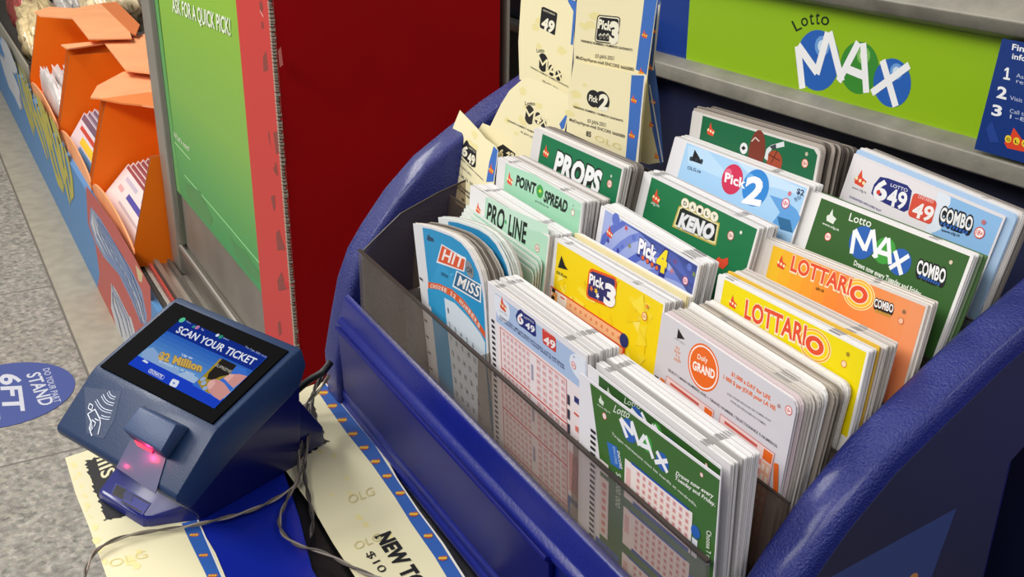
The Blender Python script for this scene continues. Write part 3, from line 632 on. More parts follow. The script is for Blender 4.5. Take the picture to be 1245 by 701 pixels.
# ---- front row, right: green MAX slips
G1 = '#3d6a2c'
def maxlow(c, Z, Z2, first):
    c.Z = Z
    c.olg((82, 140), (82, 118), '#dfe8da', '#dfe8da'); c.text('www.olg.ca', (62, 163), (125, 205), (62, 153), '#dfe8da')
    c.age((97, 216), (97, 200), '#d9564c', '#f2dede', False)
c = plane((714.7, 442.4), (877.3, 567.6), .2111, -3); c.Z = (710, 450, 3.894); W = c.W
ug = c.uv((70, 2))[0]; c.quads([(ug, .0012, W-.0004, L0-.003)], '#2f5a24')
c.olg((118, 105), (118, 80), '#c9d6c4', '#c9d6c4'); c.text('Lotto', (190, 155), (265, 185), (195, 128), '#d5dfd0', .0)
c.disc((250, 222), (250, 175), '#2a5cab'); c.disc((345, 285), (345, 250), '#3f9a3c'); c.disc((410, 350), (410, 320), '#2a5cab')
c.maxl([[(222, 182), (240, 220)], [(225, 182), (268, 235)], [(272, 198), (296, 248)]], [[(330, 258), (318, 280)], [(334, 258), (352, 292)]], [], 11); c.age((580, 447), (580, 438), '#d9564c', '#e8d6d2', False)
slip(c, 'play_slip', 'dark green slip standing just behind the frontmost green slip')
bundle(c, rnd_outline(W, L0), 10, .0035, .0070, 'slip_bundle', 'thin white bundle behind the two front green slips', 'slip bundle', 'bundles of play slips', WHITE, .00025, B2, seed=4)
bundle(c, rnd_outline(W, L0), 22, .0086, .0165, 'slip_bundle', 'thick white bundle with grey marks, rear one behind the green slips', 'slip bundle', 'bundles of play slips', WHITE, .0003, B2, seed=5, dv=-.0008)
c = plane((704.4, 452), (876.5, 580.5), .2080, -1.2, .2084); c.Z = (710, 450, 3.894); W = c.W
gl = [c.uv(p) for p in ((28, 42), (40, 150), (60, 300), (77, 440))]; bot = c.uv((77, 440))
c.face([(gl[0][0], .0012), gl[1], gl[2], gl[3], (gl[3][0]+.001, L0-.003), (W-.0005, L0-.003), (W-.0005, .0012)], G1)
maxlow(c, (710, 450, 3.894), None, 1)
c.text('Lotto', (138, 195), (212, 228), (150, 163), '#e6ece0', .005)
c.disc((215, 285), (198, 226), '#2860b4'); c.disc((298, 345), (288, 302), '#3f9f3c'); c.disc((372, 433), (352, 388), '#2860b4')
c.maxl([[(172, 228), (205, 318)], [(174, 226), (232, 302)], [(230, 304), (228, 252)], [(226, 240), (262, 356)]], [[(288, 308), (262, 350)], [(292, 308), (328, 418)], [(270, 350), (318, 372)]], [[(345, 382), (396, 484)], [(396, 428), (336, 434)]], 13)
c.text('Tirages maintenant tous les mardis et vendredis.', (133, 303), (535, 648), (133, 290), '#dfe8d8', .01)
c.text('Draws now every', (435, 492), (612, 605), (440, 476), '#e6ece0', .03); c.text('Tuesday and Friday.', (430, 512), (622, 645), (434, 496), '#e6ece0', .03)
c.age((558, 494), (558, 483), '#d9765c', '#f2dede', False)
e = [c.uv(p) for p in ((110, 335), (158, 362), (176, 472), (128, 440))]
c.face(e, '#2e6ec0'); c.text('ENCORE', (158, 378), (172, 462), (170, 384), '#e9eef6', .02); c.text('ENCORE', (138, 360), (150, 440), (148, 364), '#b9cdea', .0)
c.text('$1 000 000', (155, 478), (150, 640), (178, 494), '#cfdcc8', .0)
# play panels
pu0 = c.uv((196, 410))[0]; pu1 = c.uv((515, 683))[0]; pv0 = c.uv((196, 410))[1]+.0004
Zm = (680, 560, 4.446); per = .0215
for b in range(4):
    va = pv0+per*b; hh = .0172
    c.quads([(pu0, va, pu1, va+hh)], '#efe4e0'); c.quads([(pu0+.004, va-.0007, pu1-.002, va+.0003), (pu0+.006, va+hh-.0014, pu1-.001, va+hh+.0002)], '#234fa4')
    c.grid(pu0+.007, va+.0008, pu1-.001, va+hh-.0018, 9, 5, '#e8c0ba', .62, .72); c.grid(pu0+.007, va+.0008, pu1-.001, va+hh-.0018, 9, 5, '#cf8c8e', .3, .45)
    c.quads([(pu0+.001, va+.003, pu0+.004, va+.011)], '#e5b9b4')
    cc = (pu1+.0022, va+.0065); c.face([(cc[0]+.0026*math.cos(i*.5236), cc[1]+.0026*math.sin(i*.5236)) for i in range(12)], '#2860b4'); c.quads([(pu1+.0006, va+.0095, pu1+.0036, va+hh)], '#dfe3ee')
c.Z = Zm; c.text('Choose 7 num', (800, 372), (796, 556), (826, 380), '#e6ece0', .01)
lu0 = c.uv((240, 5))[0]-.0022; c.quads([(lu0, .0385, lu0+.0065, .066), ], '#e8dcd6'); c.grid(lu0+.001, .040, lu0+.0055, .065, 1, 7, '#d58f86', .6, .6)
c.quads([(lu0, .031, lu0+.006, .0365)], '#e8dcd6')
c.quads([(lu0-.002, .069, lu0+.0145, .096)], '#2a5aa8'); c.quads([(lu0+.0005, .0725, lu0+.0065, .093)], '#e8dcd6'); c.grid(lu0+.001, .0735, lu0+.006, .092, 1, 6, '#d58f86', .6, .6)
c.Z = (710, 450, 3.894)
mu = c.uv((42, 300))[0]; marks(c, mu-.0012, mu+.0022, c.uv((50, 285))[1], L0-.006, 30, .5)
slip(c, 'play_slip', 'frontmost dark green slip in the right pocket of the front row')

# ---- row two, right: daily grand
c = plane((805.1, 379.2), (969.9, 489.2), .2441, 3.2); c.Z = (800, 370, 3.05); W = c.W; GRY = '#d2d0d8'
c.quads([(c.uv((45, 48))[0], .0008, W-.0012, L0-.003)], GRY); ORG = '#ea6a1c'
c.poly([(70, 125), (75, 88), (92, 118), (100, 130)], BK); c.text('www.olg.ca', (60, 125), (100, 150), (60, 118), '#44444c')
for i, t in enumerate(('$3', 'PER PLAY', '3 $', 'PAR JEU')): c.text(t, (60 if i % 2 else 66, 160+i*15), (84 if i % 2 else 80, 172+i*15), (60 if i % 2 else 66, 150+i*15), '#e08a50', .03)
c.disc((168, 233), (168, 145), ORG); c.disc((168, 233), (168, 152), '#f4ece8'); c.disc((168, 233), (168, 158), ORG)
c.text('Daily', (146, 200), (184, 216), (148, 182), '#f6e6da', .02); c.text('GRAND', (128, 238), (210, 276), (130, 206), '#fbf4ee', .04)
c.text('$1,000 a DAY for LIFE', (272, 262), (416, 356), (274, 247), ORG, .03); c.text('1 000 $ par JOUR pour LA VIE', (242, 274), (435, 394), (244, 259), ORG, .03)
c.text('FOR OTHER REGULAR OR COMBO PLAY', (258, 334), (420, 437), (258, 326), '#77757f', .01); c.text('POUR JEU REGULIER OU COMBO', (270, 360), (400, 450), (270, 352), '#77757f', .01)
c.text('SELECT 5 MAIN NUMBERS AND 1 GRAND NUMBER / SELECTIONNEZ 5 NUMEROS', (38, 245), (442, 532), (38, 235), '#3a3a44', .01)
c.age((485, 392), (485, 374)); c.disc((449, 376), (449, 368), '#b08f95')
p1 = c.uv((33, 258)); p2 = c.uv((213, 372)); p3 = c.uv((232, 402)); p4 = c.uv((436, 545))
for (ua, ub, va) in ((p1[0], p2[0], p1[1]+.0005), (p3[0], p4[0], p3[1])):
    c.quads([(ua, va, ub, va+.050)], '#c9878a'); c.quads([(ua+.0004, va+.0004, ub-.0004, va+.0496)], '#ecd5d4')
    c.quads([(ua+.003, va+.0016, ub-.009, va+.0028)], '#cf5a50'); c.grid(ua+.001, va+.005, ub-.005, va+.049, 7, 11, '#dd8f8c', .62, .6)
    c.quads([(ub-.0055, va+.001, ub-.0008, va+.0052)], ORG); c.quads([(ub-.0055, va+.006, ub-.0008, va+.040)], '#efb896'); c.grid(ub-.0055, va+.006, ub-.0008, va+.040, 2, 8, '#f3e0d2', .6, .6)
tb = c.uv((440, 590)); c.rrect((428, 698), (446, 704), (430, 585), ORG, .3)
c.quads([(p1[0]-.0035, p1[1]+.003, p1[0]-.0005, p1[1]+.008)], '#e07a3c')
c.quads([(.001, c.uv((3, 270))[1], .0035, c.uv((3, 270))[1]+.002)], BK)
slip(c, 'play_slip', 'light grey slip with an orange disc, right pocket of the second row', GRY, rr=.004); cg = c
OG = rnd_outline(W, L0, .0015, .004); dd = [0.0006, .0022, .0042]
for i in range(3):
    cc2 = [['#e6e0e2'], ['#d8c9cc'], ['#c9c2bd']][i]
    bundle(c, OG, 2, dd[i], dd[i]+.0011, 'loose_slip', '%s loose slip behind the grey slip with orange disc' % ['first', 'second', 'third'][i], 'play slip', 'loose slips behind the grey slip', cc2, .0003, (), seed=20+i, dv=-.0003*i, stuff=False)
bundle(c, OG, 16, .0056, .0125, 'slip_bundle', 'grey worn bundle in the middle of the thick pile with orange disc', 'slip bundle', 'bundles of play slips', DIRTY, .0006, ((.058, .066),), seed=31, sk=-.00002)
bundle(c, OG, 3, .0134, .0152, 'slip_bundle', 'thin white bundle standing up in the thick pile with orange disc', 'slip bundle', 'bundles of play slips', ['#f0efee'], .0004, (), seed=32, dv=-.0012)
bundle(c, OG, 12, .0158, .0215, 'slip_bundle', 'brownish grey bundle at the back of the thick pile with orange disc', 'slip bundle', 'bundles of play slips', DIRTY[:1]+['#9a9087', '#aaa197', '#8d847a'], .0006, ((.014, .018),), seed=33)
bundle(c, OG, 5, .0224, .0255, 'slip_bundle', 'last pale bundle of the orange disc pile, against the yellow slip', 'slip bundle', 'bundles of play slips', ['#e6e3df', '#cfc9c3'], .0007, (), seed=34, dv=-.0006)

# ---- row three, right: lottario yellow
def lottario(c, l0, l1, ltl, cc, ce, rings, oc):
    for k, col in rings: c.disc(cc, ce, col, k, kx=1.35)
    c.text('LOTTARI', l0, l1, ltl, '#e5502e', .03, oc, .05)
    c.disc(cc, ce, '#f4e3c8', .62, kx=1.35); c.disc(cc, ce, '#e5502e', .55, kx=1.35); c.disc(cc, ce, '#f4e3c8', .27, kx=1.35); c.disc(cc, ce, rings[-1][1], .20, kx=1.35)
c = plane((873.5, 333), (1056.7, 427.2), .2725, 6.5); c.Z = (790, 330, 2.4185); W = c.W
c.quads([(c.uv((220, 20))[0], .0008, W-.001, .034)], '#f0dc00'); c.quads([(c.uv((220, 20))[0], .034, W-.001, L0-.003)], '#f2f0ee')
c.olg((245, 88), (245, 68)); lottario(c, (278, 134), (456, 216), (284, 80), (485, 217), (485, 168), ((1, '#f7e6a0'), (.94, '#f0a010'), (.86, '#f7e6a0'), (.80, '#f6d400')), '#f7ead0')
c.text('olg.ca', (360, 200), (388, 212), (361, 190), '#4a3a10', .02)
c.age((571, 271), (571, 260), '#d9582c', '#f4d9b0', False); c.disc((583, 243), (583, 236), '#a88a20')
c.quads([(.001, .012+.004*i, .0028, .014+.004*i) for i in range(18)], BK)
slip(c, 'play_slip', 'bright yellow slip with red title and rings, right pocket of the third row', '#efeeee')
OLt = rnd_outline(W, L0)
bundle(c, OLt, 8, .0, .004, 'slip_bundle', 'white bundle right behind the bright yellow slip with rings', 'slip bundle', 'bundles of play slips', WHITE, .0004, ((.004, .009), (.062, .068)), seed=40)
bundle(c, OLt, 2, .0046, .0054, 'slip_bundle', 'thin yellow topped bundle behind the bright yellow slip with rings', 'slip bundle', 'bundles of play slips', ['#e2b83c'], .0002, (), seed=41, dv=-.0008)
bundle(c, OLt, 18, .0060, .0145, 'slip_bundle', 'thick pale grey bundle, rear one behind the bright yellow slip with rings', 'slip bundle', 'bundles of play slips', ['#d6cfca', '#e3dfdc', '#b9b2ab'], .0005, ((.064, .068),), seed=42)

# ---- row four, right: lottario combo orange
c = plane((925.7, 288.4), (1129, 369.8), .2985, 12); c.Z = (870, 160, 2.336); W = c.W
ua = c.uv((165, 318))[0]; ub = W-.001; nG = 12
for i in range(nG):
    t = i/(nG-1); a = (240, 190, 40); b_ = (243, 140, 60); d_ = (238, 150, 100)
    q = [a[k]+(b_[k]-a[k])*min(1, t*2) if t < .5 else b_[k]+(d_[k]-b_[k])*(t-.5)*2 for k in range(3)]
    c.quads([(ua+(ub-ua)*i/nG, .0012, ua+(ub-ua)*(i+1)/nG+.0001, L0-.003)], '#%02x%02x%02x' % tuple(int(v) for v in q))
c.olg((188, 370), (188, 350)); lottario(c, (212, 392), (380, 463), (221, 350), (407, 462), (407, 418), ((1, '#f7e0a0'), (.93, '#f0a018'), (.85, '#f7e0a0'), (.78, '#f4c030')), '#f7e4c0')
c.text('olg.ca', (285, 448), (308, 456), (286, 438), '#5a3a10', .02)
def combo(c, p0, p1, tl, st0, st1, sc='#2a62b8'):
    c.text('COMBO', p0, p1, tl, '#f2f2f4', .03, '#191a1e', .16)
    a = c.uv(st0); b = c.uv(st1); dx = (b-a)/9
    for i in range(9): p = a+dx*(i+.2); q = dx*.6; c.face([p, p+q, p+q+Vector((-.0002, .0012)), p+Vector((-.0002, .0012))], sc)
combo(c, (450, 495), (504, 514), (453, 472), (455, 503), (500, 520), '#c8a040')
c.age((527, 537), (527, 527), '#c9582c', '#f0c0a0', False); c.disc((536, 511), (536, 505), '#8a6a50')
slip(c, 'play_slip', 'orange slip with ringed red title, right pocket of the fourth row', '#dcd5cf')
bundle(c, rnd_outline(W, L0), 10, .0, .0055, 'slip_bundle', 'narrow brownish bundle behind the orange slip with ringed title', 'slip bundle', 'bundles of play slips', ['#d8cfc6', '#b9aea3', '#ece6e0'], .0004, ((.06, .063),), seed=50)

# ---- row five, right: MAX combo
c = plane((981.3, 230.6), (1184.6, 309.8), .3182, 15.5); c.Z = (870, 160, 2.336); W = c.W
c.quads([(c.uv((303, 182))[0], .0010, W-.0014, L0-.003)], '#35602a')
c.olg((330, 240), (330, 220), '#dfe6dc', '#dfe6dc'); c.text('www.olg.ca', (303, 262), (350, 282), (304, 255), '#e8efe4', .01)
c.age((319, 298), (319, 286)); c.text('Lotto', (378, 252), (440, 272), (384, 230), '#eef2ea', .005)
for cn, e, b in (((480, 338), (480, 300), '#3f9f3c'), ((417, 315), (417, 268), '#2860b4'), ((524, 370), (524, 332), '#2860b4')): c.disc(cn, e, b)
c.maxl([[(396, 280), (386, 346)], [(396, 278), (424, 335)], [(424, 338), (446, 280)], [(448, 278), (456, 358)]], [[(488, 302), (448, 356)], [(491, 302), (496, 376)], [(462, 340), (494, 350)]], [[(510, 338), (528, 406)], [(550, 352), (494, 388)]], 11)
c.text('Draws now every Tuesday and Friday', (392, 378), (582, 468), (396, 364), '#e6eee0', .03)
combo(c, (570, 400), (650, 430), (577, 362), (580, 404), (640, 430))
c.disc((669, 371), (669, 365), '#d8c8b0')
slip(c, 'play_slip', 'dark green slip with blue and green balls, right pocket of the fifth row', '#e9e7e6')
bundle(c, rnd_outline(W, L0), 7, .0, .0028, 'slip_bundle', 'thin white bundle behind the fifth row green slip with balls', 'slip bundle', 'bundles of play slips', WHITE, .0004, ((.064, .068),), seed=60)
bundle(c, rnd_outline(W, L0), 4, .0036, .0058, 'slip_bundle', 'dark green edged slips, rear ones behind the fifth row green slip with balls', 'slip bundle', 'bundles of play slips', ['#4c6e40', '#8fa586', '#35502c'], .0006, (), seed=61, dv=.0008, sk=.0003)

# ---- last row, right: 6/49 combo
c = plane((1039, 185.7), (1223.2, 262.7), .3368, 11.5, .3390); c.Z = (870, 160, 2.336); W = c.W
sb = [c.uv(p) for p in ((660, 168), (700, 172), (700, 185))]
c.quads([(c.uv((620, 190))[0], .0012, W-.0008, L0-.003)], '#8dbbe8'); u0 = c.uv((620, 190))[0]
for i, (du, v, r) in enumerate(((.0, .004, .0075), (.001, .012, .007), (.0, .020, .006), (-.001, .028, .006), (.020, .030, .006), (.026, .032, .005))):
    c.face([(u0+du+r*math.cos(k*.4488), max(.0012, v+r*.8*math.sin(k*.4488))) for k in range(14)], '#dfe8f4')
c.quads([(.002, .0012, u0+.001, L0-.003)], '#e6e2e6')
c.olg((413, 132), (413, 108)); c.text('www.olg.ca', (387, 160), (428, 176), (388, 153), '#3a3a44', .01)
logo649(c, [(450, 150), (468, 128), (490, 132), (545, 152), (558, 168), (548, 222), (535, 228), (490, 208), (455, 190), (442, 175)], ((445, 188), (484, 196), (455, 132)), ((484, 205), (538, 222), (494, 158)), ((497, 155), (545, 172), (499, 146)), ((463, 172), (463, 165)))
c.rrect((545, 238), (612, 265), (563, 172), '#d9503c', .14); c.text('49', (555, 238), (612, 256), (568, 198), '#f4f0f0', .03); c.text('ONTARIO', (575, 188), (618, 204), (577, 179), '#f2d8d4')
combo(c, (636, 250), (726, 282), (644, 212), (640, 254), (720, 284)); c.text('www.olg.ca', (641, 282), (693, 298), (643, 274), '#20304a', .01)
c.text('GUARANTEED WITH EVERY PLAY', (380, 186), (470, 228), (381, 180), '#3a3a80', .01)
c.age((750, 287), (750, 270)); c.disc((762, 257), (762, 250), '#c07078')
slip(c, 'play_slip', 'pale slip with navy and red squares in the rearmost row, right pocket', '#e2dee2'); cq = c
OQ = rnd_outline(W+.0035, L0, .0015, .002)
bundle(cq, OQ, 2, .0008, .0018, 'loose_slip', 'sky blue loose slip sticking out behind the pale rearmost slip with red square', 'play slip', None, ['#a9c6e6'], .0001, (), seed=70, dv=-.0016, stuff=False)
bundle(cq, OQ, 5, .0024, .0048, 'slip_bundle', 'curled white bundle behind the pale rearmost slip with red square', 'slip bundle', 'bundles of play slips', ['#e2dedc', '#c9c4c0'], .0008, ((.060, .063),), seed=71, dv=-.0022, sk=.0002)
bundle(cq, OQ, 7, .0054, .0098, 'slip_bundle', 'grey worn bundle at the very back beside the right side panel', 'slip bundle', 'bundles of play slips', ['#a8a29c', '#857e78', '#d0cac4'], .0011, (), seed=72, dv=-.0014, sk=.0003)

# ---- row two, middle: pick 3 yellow
c = plane((674.5, 288.6), (809, 367.5), .2479, 4.6); c.Z = (650, 240, 3.187); W = c.W
ul = c.uv((88, 182))[0]; c.quads([(ul, .0014, W-.001, L0-.003)], '#f2d40c')
random.seed(5)
for i in range(46):
    a = random.uniform(ul, W-.008); b = random.uniform(.003, .042); s_ = random.uniform(.002, .006); t = random.uniform(0, 6)
    c.face([(min(W-.0012, max(ul, a+s_*math.cos(t+k*2.1))), max(.0015, b+s_*math.sin(t+k*2.1))) for k in range(3)], random.choice(['#f5df40', '#f6e468', '#f2cf10', '#f3d930']))
c.poly([(92, 270), (105, 225), (118, 262), (130, 280)], BK); c.text('OLG.ca', (85, 292), (125, 312), (87, 282), '#3a3410', .02)
c.rrect((200, 385), (306, 430), (214, 272), '#e25a22', .12, .01); c.rrect((206, 380), (302, 420), (218, 282), '#2b2c6c', .10); 
c.text('Pick', (212, 330), (270, 356), (215, 292), '#f4f4f8', .04); c.text('3', (268, 405), (312, 428), (276, 325), '#f4f4f8', .05)
for p, r, col in (((222, 352), (222, 338), '#ee7a22'), ((240, 362), (240, 348), '#f4d020'), ((246, 380), (246, 366), '#f4f4f8')):
    cc = c.uv(p); rr_ = (c.uv(r)-cc).length; c.face([(cc[0]+rr_*(1 if k % 2 == 0 else .45)*math.cos(k*.628), cc[1]+rr_*(1 if k % 2 == 0 else .45)*math.sin(k*.628)) for k in range(10)], col)
c.age((427, 460), (427, 443), '#e0552c', '#f6ecb0'); c.disc((438, 422), (438, 413), '#e09020')
v1 = c.uv((65, 340))[1]; u1_ = c.uv((65, 340))[0]; uE = c.uv((350, 545))[0]; vE = c.uv((350, 545))[1]
c.quads([(u1_, v1, uE, v1+.0135)], '#f5b98a'); c.quads([(u1_, v1, uE, v1+.0008), (u1_, v1+.0060, uE, v1+.0068), (u1_, v1, u1_+.0006, v1+.0135), (uE-.0004, v1+.004, uE+.0012, v1+.0135)], '#dd4f24')
c.quads([(u1_+.0006, v1+.0008, u1_+.0145, v1+.008)], '#f4e6dc'); c.quads([(u1_+.002, v1+.002, u1_+.0065, v1+.0072)], '#efa45a'); c.quads([(u1_+.009, v1+.002, u1_+.013, v1+.0027)], RED)
c.grid(u1_+.016, v1+.0014, uE-.002, v1+.0052, 10, 1, '#e6885c', .4, .4); c.grid(u1_+.0, v1+.014, uE, v1+.05, 10, 8, '#e6885c', .4, .4)
cx = c.uv((348, 553)); c.face([(cx[0]+.0032*math.cos(k*.5236), cx[1]+.0032*math.sin(k*.5236)) for k in range(12)], '#23306e')
c.quads([(W-.022, .034, W-.012, .040)], '#23306e')
c.quads([(.0022, v1+.0006+.0036*i, .0052, v1+.0024+.0036*i) for i in range(16)], BK)
slip(c, 'play_slip', 'yellow slip with big 3, middle pocket of the second row', '#ecebec')
OP = rnd_outline(W, L0)
bundle(c, OP, 10, .0, .0050, 'slip_bundle', 'white bundle right behind the yellow slip with big 3', 'slip bundle', 'bundles of play slips', WHITE, .0004, ((.008, .011), (.062, .066)), seed=80)
bundle(c, OP, 7, .0066, .0092, 'slip_bundle', 'middle white bundle of the pile behind the yellow slip with big 3', 'slip bundle', 'bundles of play slips', WHITE, .0004, (), seed=81, dv=.0005)
bundle(c, OP, 6, .0108, .0138, 'slip_bundle', 'rear yellow tinted bundle behind the big 3 slip, against the periwinkle slip', 'slip bundle', 'bundles of play slips', ['#e8dcae', '#e6e2da', '#f0eee8'], .0005, (), seed=82, dv=-.0004)

# ---- row three, middle: pick 4
c = plane((731, 249), (850.8, 321.6), .2682, 6); c.Z = (650, 240, 3.187); W = c.W
ul = c.uv((272, 58))[0]; c.quads([(ul, .0010, W-.001, L0-.003)], '#a3b0e2')
for k in range(6):
    r = .012+.0085*k; pts = []; q = []
    for i in range(15):
        t = math.radians(200+i*9); pts.append((ul+.062+r*1.2*math.cos(t), .040+r*math.sin(t)*.95)); q.append((ul+.062+(r+.0036)*1.2*math.cos(t), .040+(r+.0036)*math.sin(t)*.95))
    pp = pts+q[::-1]; c.face([(min(W-.0012, max(ul, x)), max(.0012, y)) for x, y in pp], '#5a6dc4' if k % 2 else '#7486d2')
for p, e in (((315, 85), (315, 60)), ((385, 155), (385, 142)), ((600, 270), (600, 255)), ((340, 190), (340, 180))): c.disc(p, e, '#5f74c8')
for p, col in (((355, 118), '#c9485a'), ((368, 187), '#8a8a50'), ((285, 167), '#4a4a90'), ((545, 248), '#7a4a80'), ((323, 205), '#3a3aa0'), ((618, 298), '#7a8a50'), ((532, 285), '#c9788a')):
    cc = c.uv(p); c.face([(cc[0]+.0016*(1 if k % 2 == 0 else .45)*math.cos(k*.628), cc[1]+.0016*(1 if k % 2 == 0 else .45)*math.sin(k*.628)) for k in range(10)], col)
c.olg((292, 132), (292, 108))
c.text('Pick', (400, 212), (470, 252), (408, 155), '#f4f4fa', .05, '#2a2f80', .08); c.text('4', (468, 272), (508, 292), (482, 190), '#f4dc20', .06, '#2a2f80', .08)
for i in range(4): p = (420+i*18, 233+i*13); c.disc(p, (p[0], p[1]-12), '#2a2f80'); c.disc(p, (p[0], p[1]-9), '#ee6a2c')
c.age((585, 322), (585, 305), '#c9404c', '#f0dce6')
slip(c, 'play_slip', 'periwinkle blue slip with yellow 4 in the middle pocket of the third row', '#e9e8ec')
bundle(c, rnd_outline(W, L0), 20, .0, .0095, 'slip_bundle', 'white bundle behind the periwinkle slip with yellow 4', 'slip bundle', 'bundles of play slips', WHITE, .0004, ((.060, .068),), seed=90)

# ---- row four, middle: keno
c = plane((783.5, 207.9), (923.8, 276.9), .2953, 11); c.Z = (760, 120, 3.187); W = c.W; GK = '#1a7547'
c.quads([(c.uv((103, 305))[0], .0010, W-.0012, L0-.003)], GK)
c.olg((122, 378), (122, 350)); c.text('olg.ca', (100, 405), (132, 420), (102, 394), '#dfe8e0', .01)
c.poly([(208, 416), (222, 412), (368, 482), (352, 568), (340, 566), (182, 495)], '#c0a850'); c.poly([(211, 421), (223, 417), (363, 486), (349, 561), (340, 559), (188, 491)], '#e6dfa8'); c.poly([(214, 427), (224, 423), (357, 489), (346, 552), (338, 551), (195, 486)], '#1c2420')
for t, p in zip('DAILY', ((233, 405), (262, 419), (290, 432), (318, 444), (346, 457))):
    c.disc(p, (p[0], p[1]-21), '#a8976a', kx=1.2); c.disc(p, (p[0], p[1]-19), '#f0ead6', kx=1.2); c.text(t, (p[0]-7, p[1]+6), (p[0]+5, p[1]+11), (p[0]-5, p[1]-10), '#2a2620', .03)
c.text('KENO', (204, 492), (336, 545), (222, 440), '#e8e8ec', .06, '#8a8a90', .03)
c.age((410, 530), (410, 511), '#b0564c', '#f0e4dc', True); c.age((450, 518), (450, 510), '#90a090', '#e0e6dc', False)
c.poly([(350, 625), (365, 612), (375, 622), (400, 615), (400, 640), (380, 660), (345, 640)], '#d9482c')
slip(c, 'play_slip', 'green slip with gold framed title, middle pocket of the fourth row', '#e6e5e6')
bundle(c, rnd_outline(W, L0), 14, .0, .0080, 'slip_bundle', 'white bundle with grey marks behind the green slip with gold framed title', 'slip bundle', 'bundles of play slips', WHITE+['#c9c5c2'], .0004, ((.004, .008), (.064, .068)), seed=100)
bundle(c, rnd_outline(W, L0), 2, .0090, .0105, 'slip_bundle', 'few loose white slips at the rear of the gold framed title pile', 'slip bundle', 'bundles of play slips', ['#bcb8b6'], .0008, (), seed=101, dv=.0006, sk=.0005)

# ---- row five, middle: pick 2
c = plane((821.2, 165.5), (984.3, 226.7), .3167, 15); c.Z = (760, 120, 3.187); W = c.W
ul = c.uv((243, 158))[0]; c.quads([(ul, .0010, W-.001, L0-.003)], '#a6cff2')
c.poly([(430, 240), (560, 290), (690, 350), (700, 380), (600, 350), (520, 330)], '#c3def6')
c.poly([(560, 372), (620, 392), (665, 430), (680, 460), (650, 520), (570, 480), (600, 440)], '#5f9fdc'); c.poly([(590, 455), (640, 470), (650, 520), (600, 505)], '#2f6a98')
c.poly([(243, 180), (320, 200), (430, 330), (330, 290), (243, 250)], '#b9daf5')
c.poly([(257, 240), (270, 196), (287, 225), (300, 255)], BK)
for i in range(3): c.disc((256+i*20, 232+i*5), (256+i*20, 223+i*5), '#2a3440')
c.text('OLG.ca', (241, 272), (293, 288), (243, 260), '#1e3450', .02)
c.disc((415, 312), (415, 254), '#cf2f56'); c.disc((505, 345), (505, 274), '#2f86d4'); c.disc((400, 290), (400, 270), '#e06a88'); c.disc((485, 310), (485, 290), '#6fb0e8')
c.text('Pick', (385, 320), (465, 348), (390, 284), '#f4f4fa', .03); c.text('2', (452, 398), (525, 412), (475, 296), '#f4f4fa', .04)
c.age((622, 405), (622, 384), '#c93c4c', '#f2e4ee'); c.disc((638, 367), (638, 358), '#d07080'); c.text('$2', (664, 366), (692, 376), (668, 345), '#20385c', .03)
c.text('PER PLAY', (660, 400), (686, 386), (655, 385), '#3a587c', .0)
slip(c, 'play_slip', 'light blue slip with big 2 in the middle pocket of the fifth row', '#e4e3e8')
bundle(c, rnd_outline(W, L0), 14, .0, .0075, 'slip_bundle', 'white bundle behind the light blue slip with big 2', 'slip bundle', 'bundles of play slips', WHITE, .0004, ((.066, .070),), seed=110)

# ---- last row, middle: pool / sports
c = plane((842.2, 134.1), (998.5, 181.2), .3260, 6); c.Z = (760, 120, 3.187); W = c.W
ul = c.uv((302, 58))[0]; c.face([(ul, .0010), (W-.004, .0010), (W-.0015, .003), (W-.0015, L0-.003), (ul, L0-.003)], '#14653f')
c.olg((333, 118), (333, 92))
c.disc((460, 192), (460, 170), '#e6e6e8'); c.poly([(450, 190), (460, 182), (468, 192), (458, 200)], BK)
fb = c.uv((510, 204)); c.face([(fb[0]+.0056*math.cos(k*.4)*.95, fb[1]+.0098*math.sin(k*.4)) for k in range(16)], '#7a3424'); c.line([(490, 165), (505, 150), (520, 165)], .0006, '#d9c9c0')
c.disc((578, 244), (578, 200), '#a3462a'); c.line([(555, 215), (600, 240)], .0004, '#2a1a14'); c.line([(590, 200), (566, 250)], .0004, '#2a1a14')
c.poly([(540, 230), (548, 195), (565, 180), (616, 165), (618, 185), (570, 195), (556, 212), (552, 240)], '#d9dce0'); c.poly([(560, 184), (585, 175), (586, 192), (570, 196)], '#3a4048')
c.age((697, 250), (697, 232), '#c9604c', '#f0d8d0'); c.disc((704, 214), (704, 206), '#c0b8a0')
slip(c, 'play_slip', 'dark green sports slip with balls and hockey stick in the rearmost row', '#d8d5d2', rr=.003)
OQ2 = rnd_outline(W, L0, .003, .003)
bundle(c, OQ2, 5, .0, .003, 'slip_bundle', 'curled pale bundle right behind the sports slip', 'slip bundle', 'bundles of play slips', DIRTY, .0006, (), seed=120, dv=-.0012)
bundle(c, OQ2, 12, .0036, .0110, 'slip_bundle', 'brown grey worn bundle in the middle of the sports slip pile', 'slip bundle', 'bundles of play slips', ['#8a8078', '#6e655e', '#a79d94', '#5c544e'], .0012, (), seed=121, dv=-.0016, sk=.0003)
bundle(c, OQ2, 8, .0120, .0180, 'slip_bundle', 'dark edged bundle at the back of the sports slip pile', 'slip bundle', 'bundles of play slips', ['#6e665f', '#4e4842', '#8f857c'], .0014, (), seed=122, dv=.0002, sk=.0006)

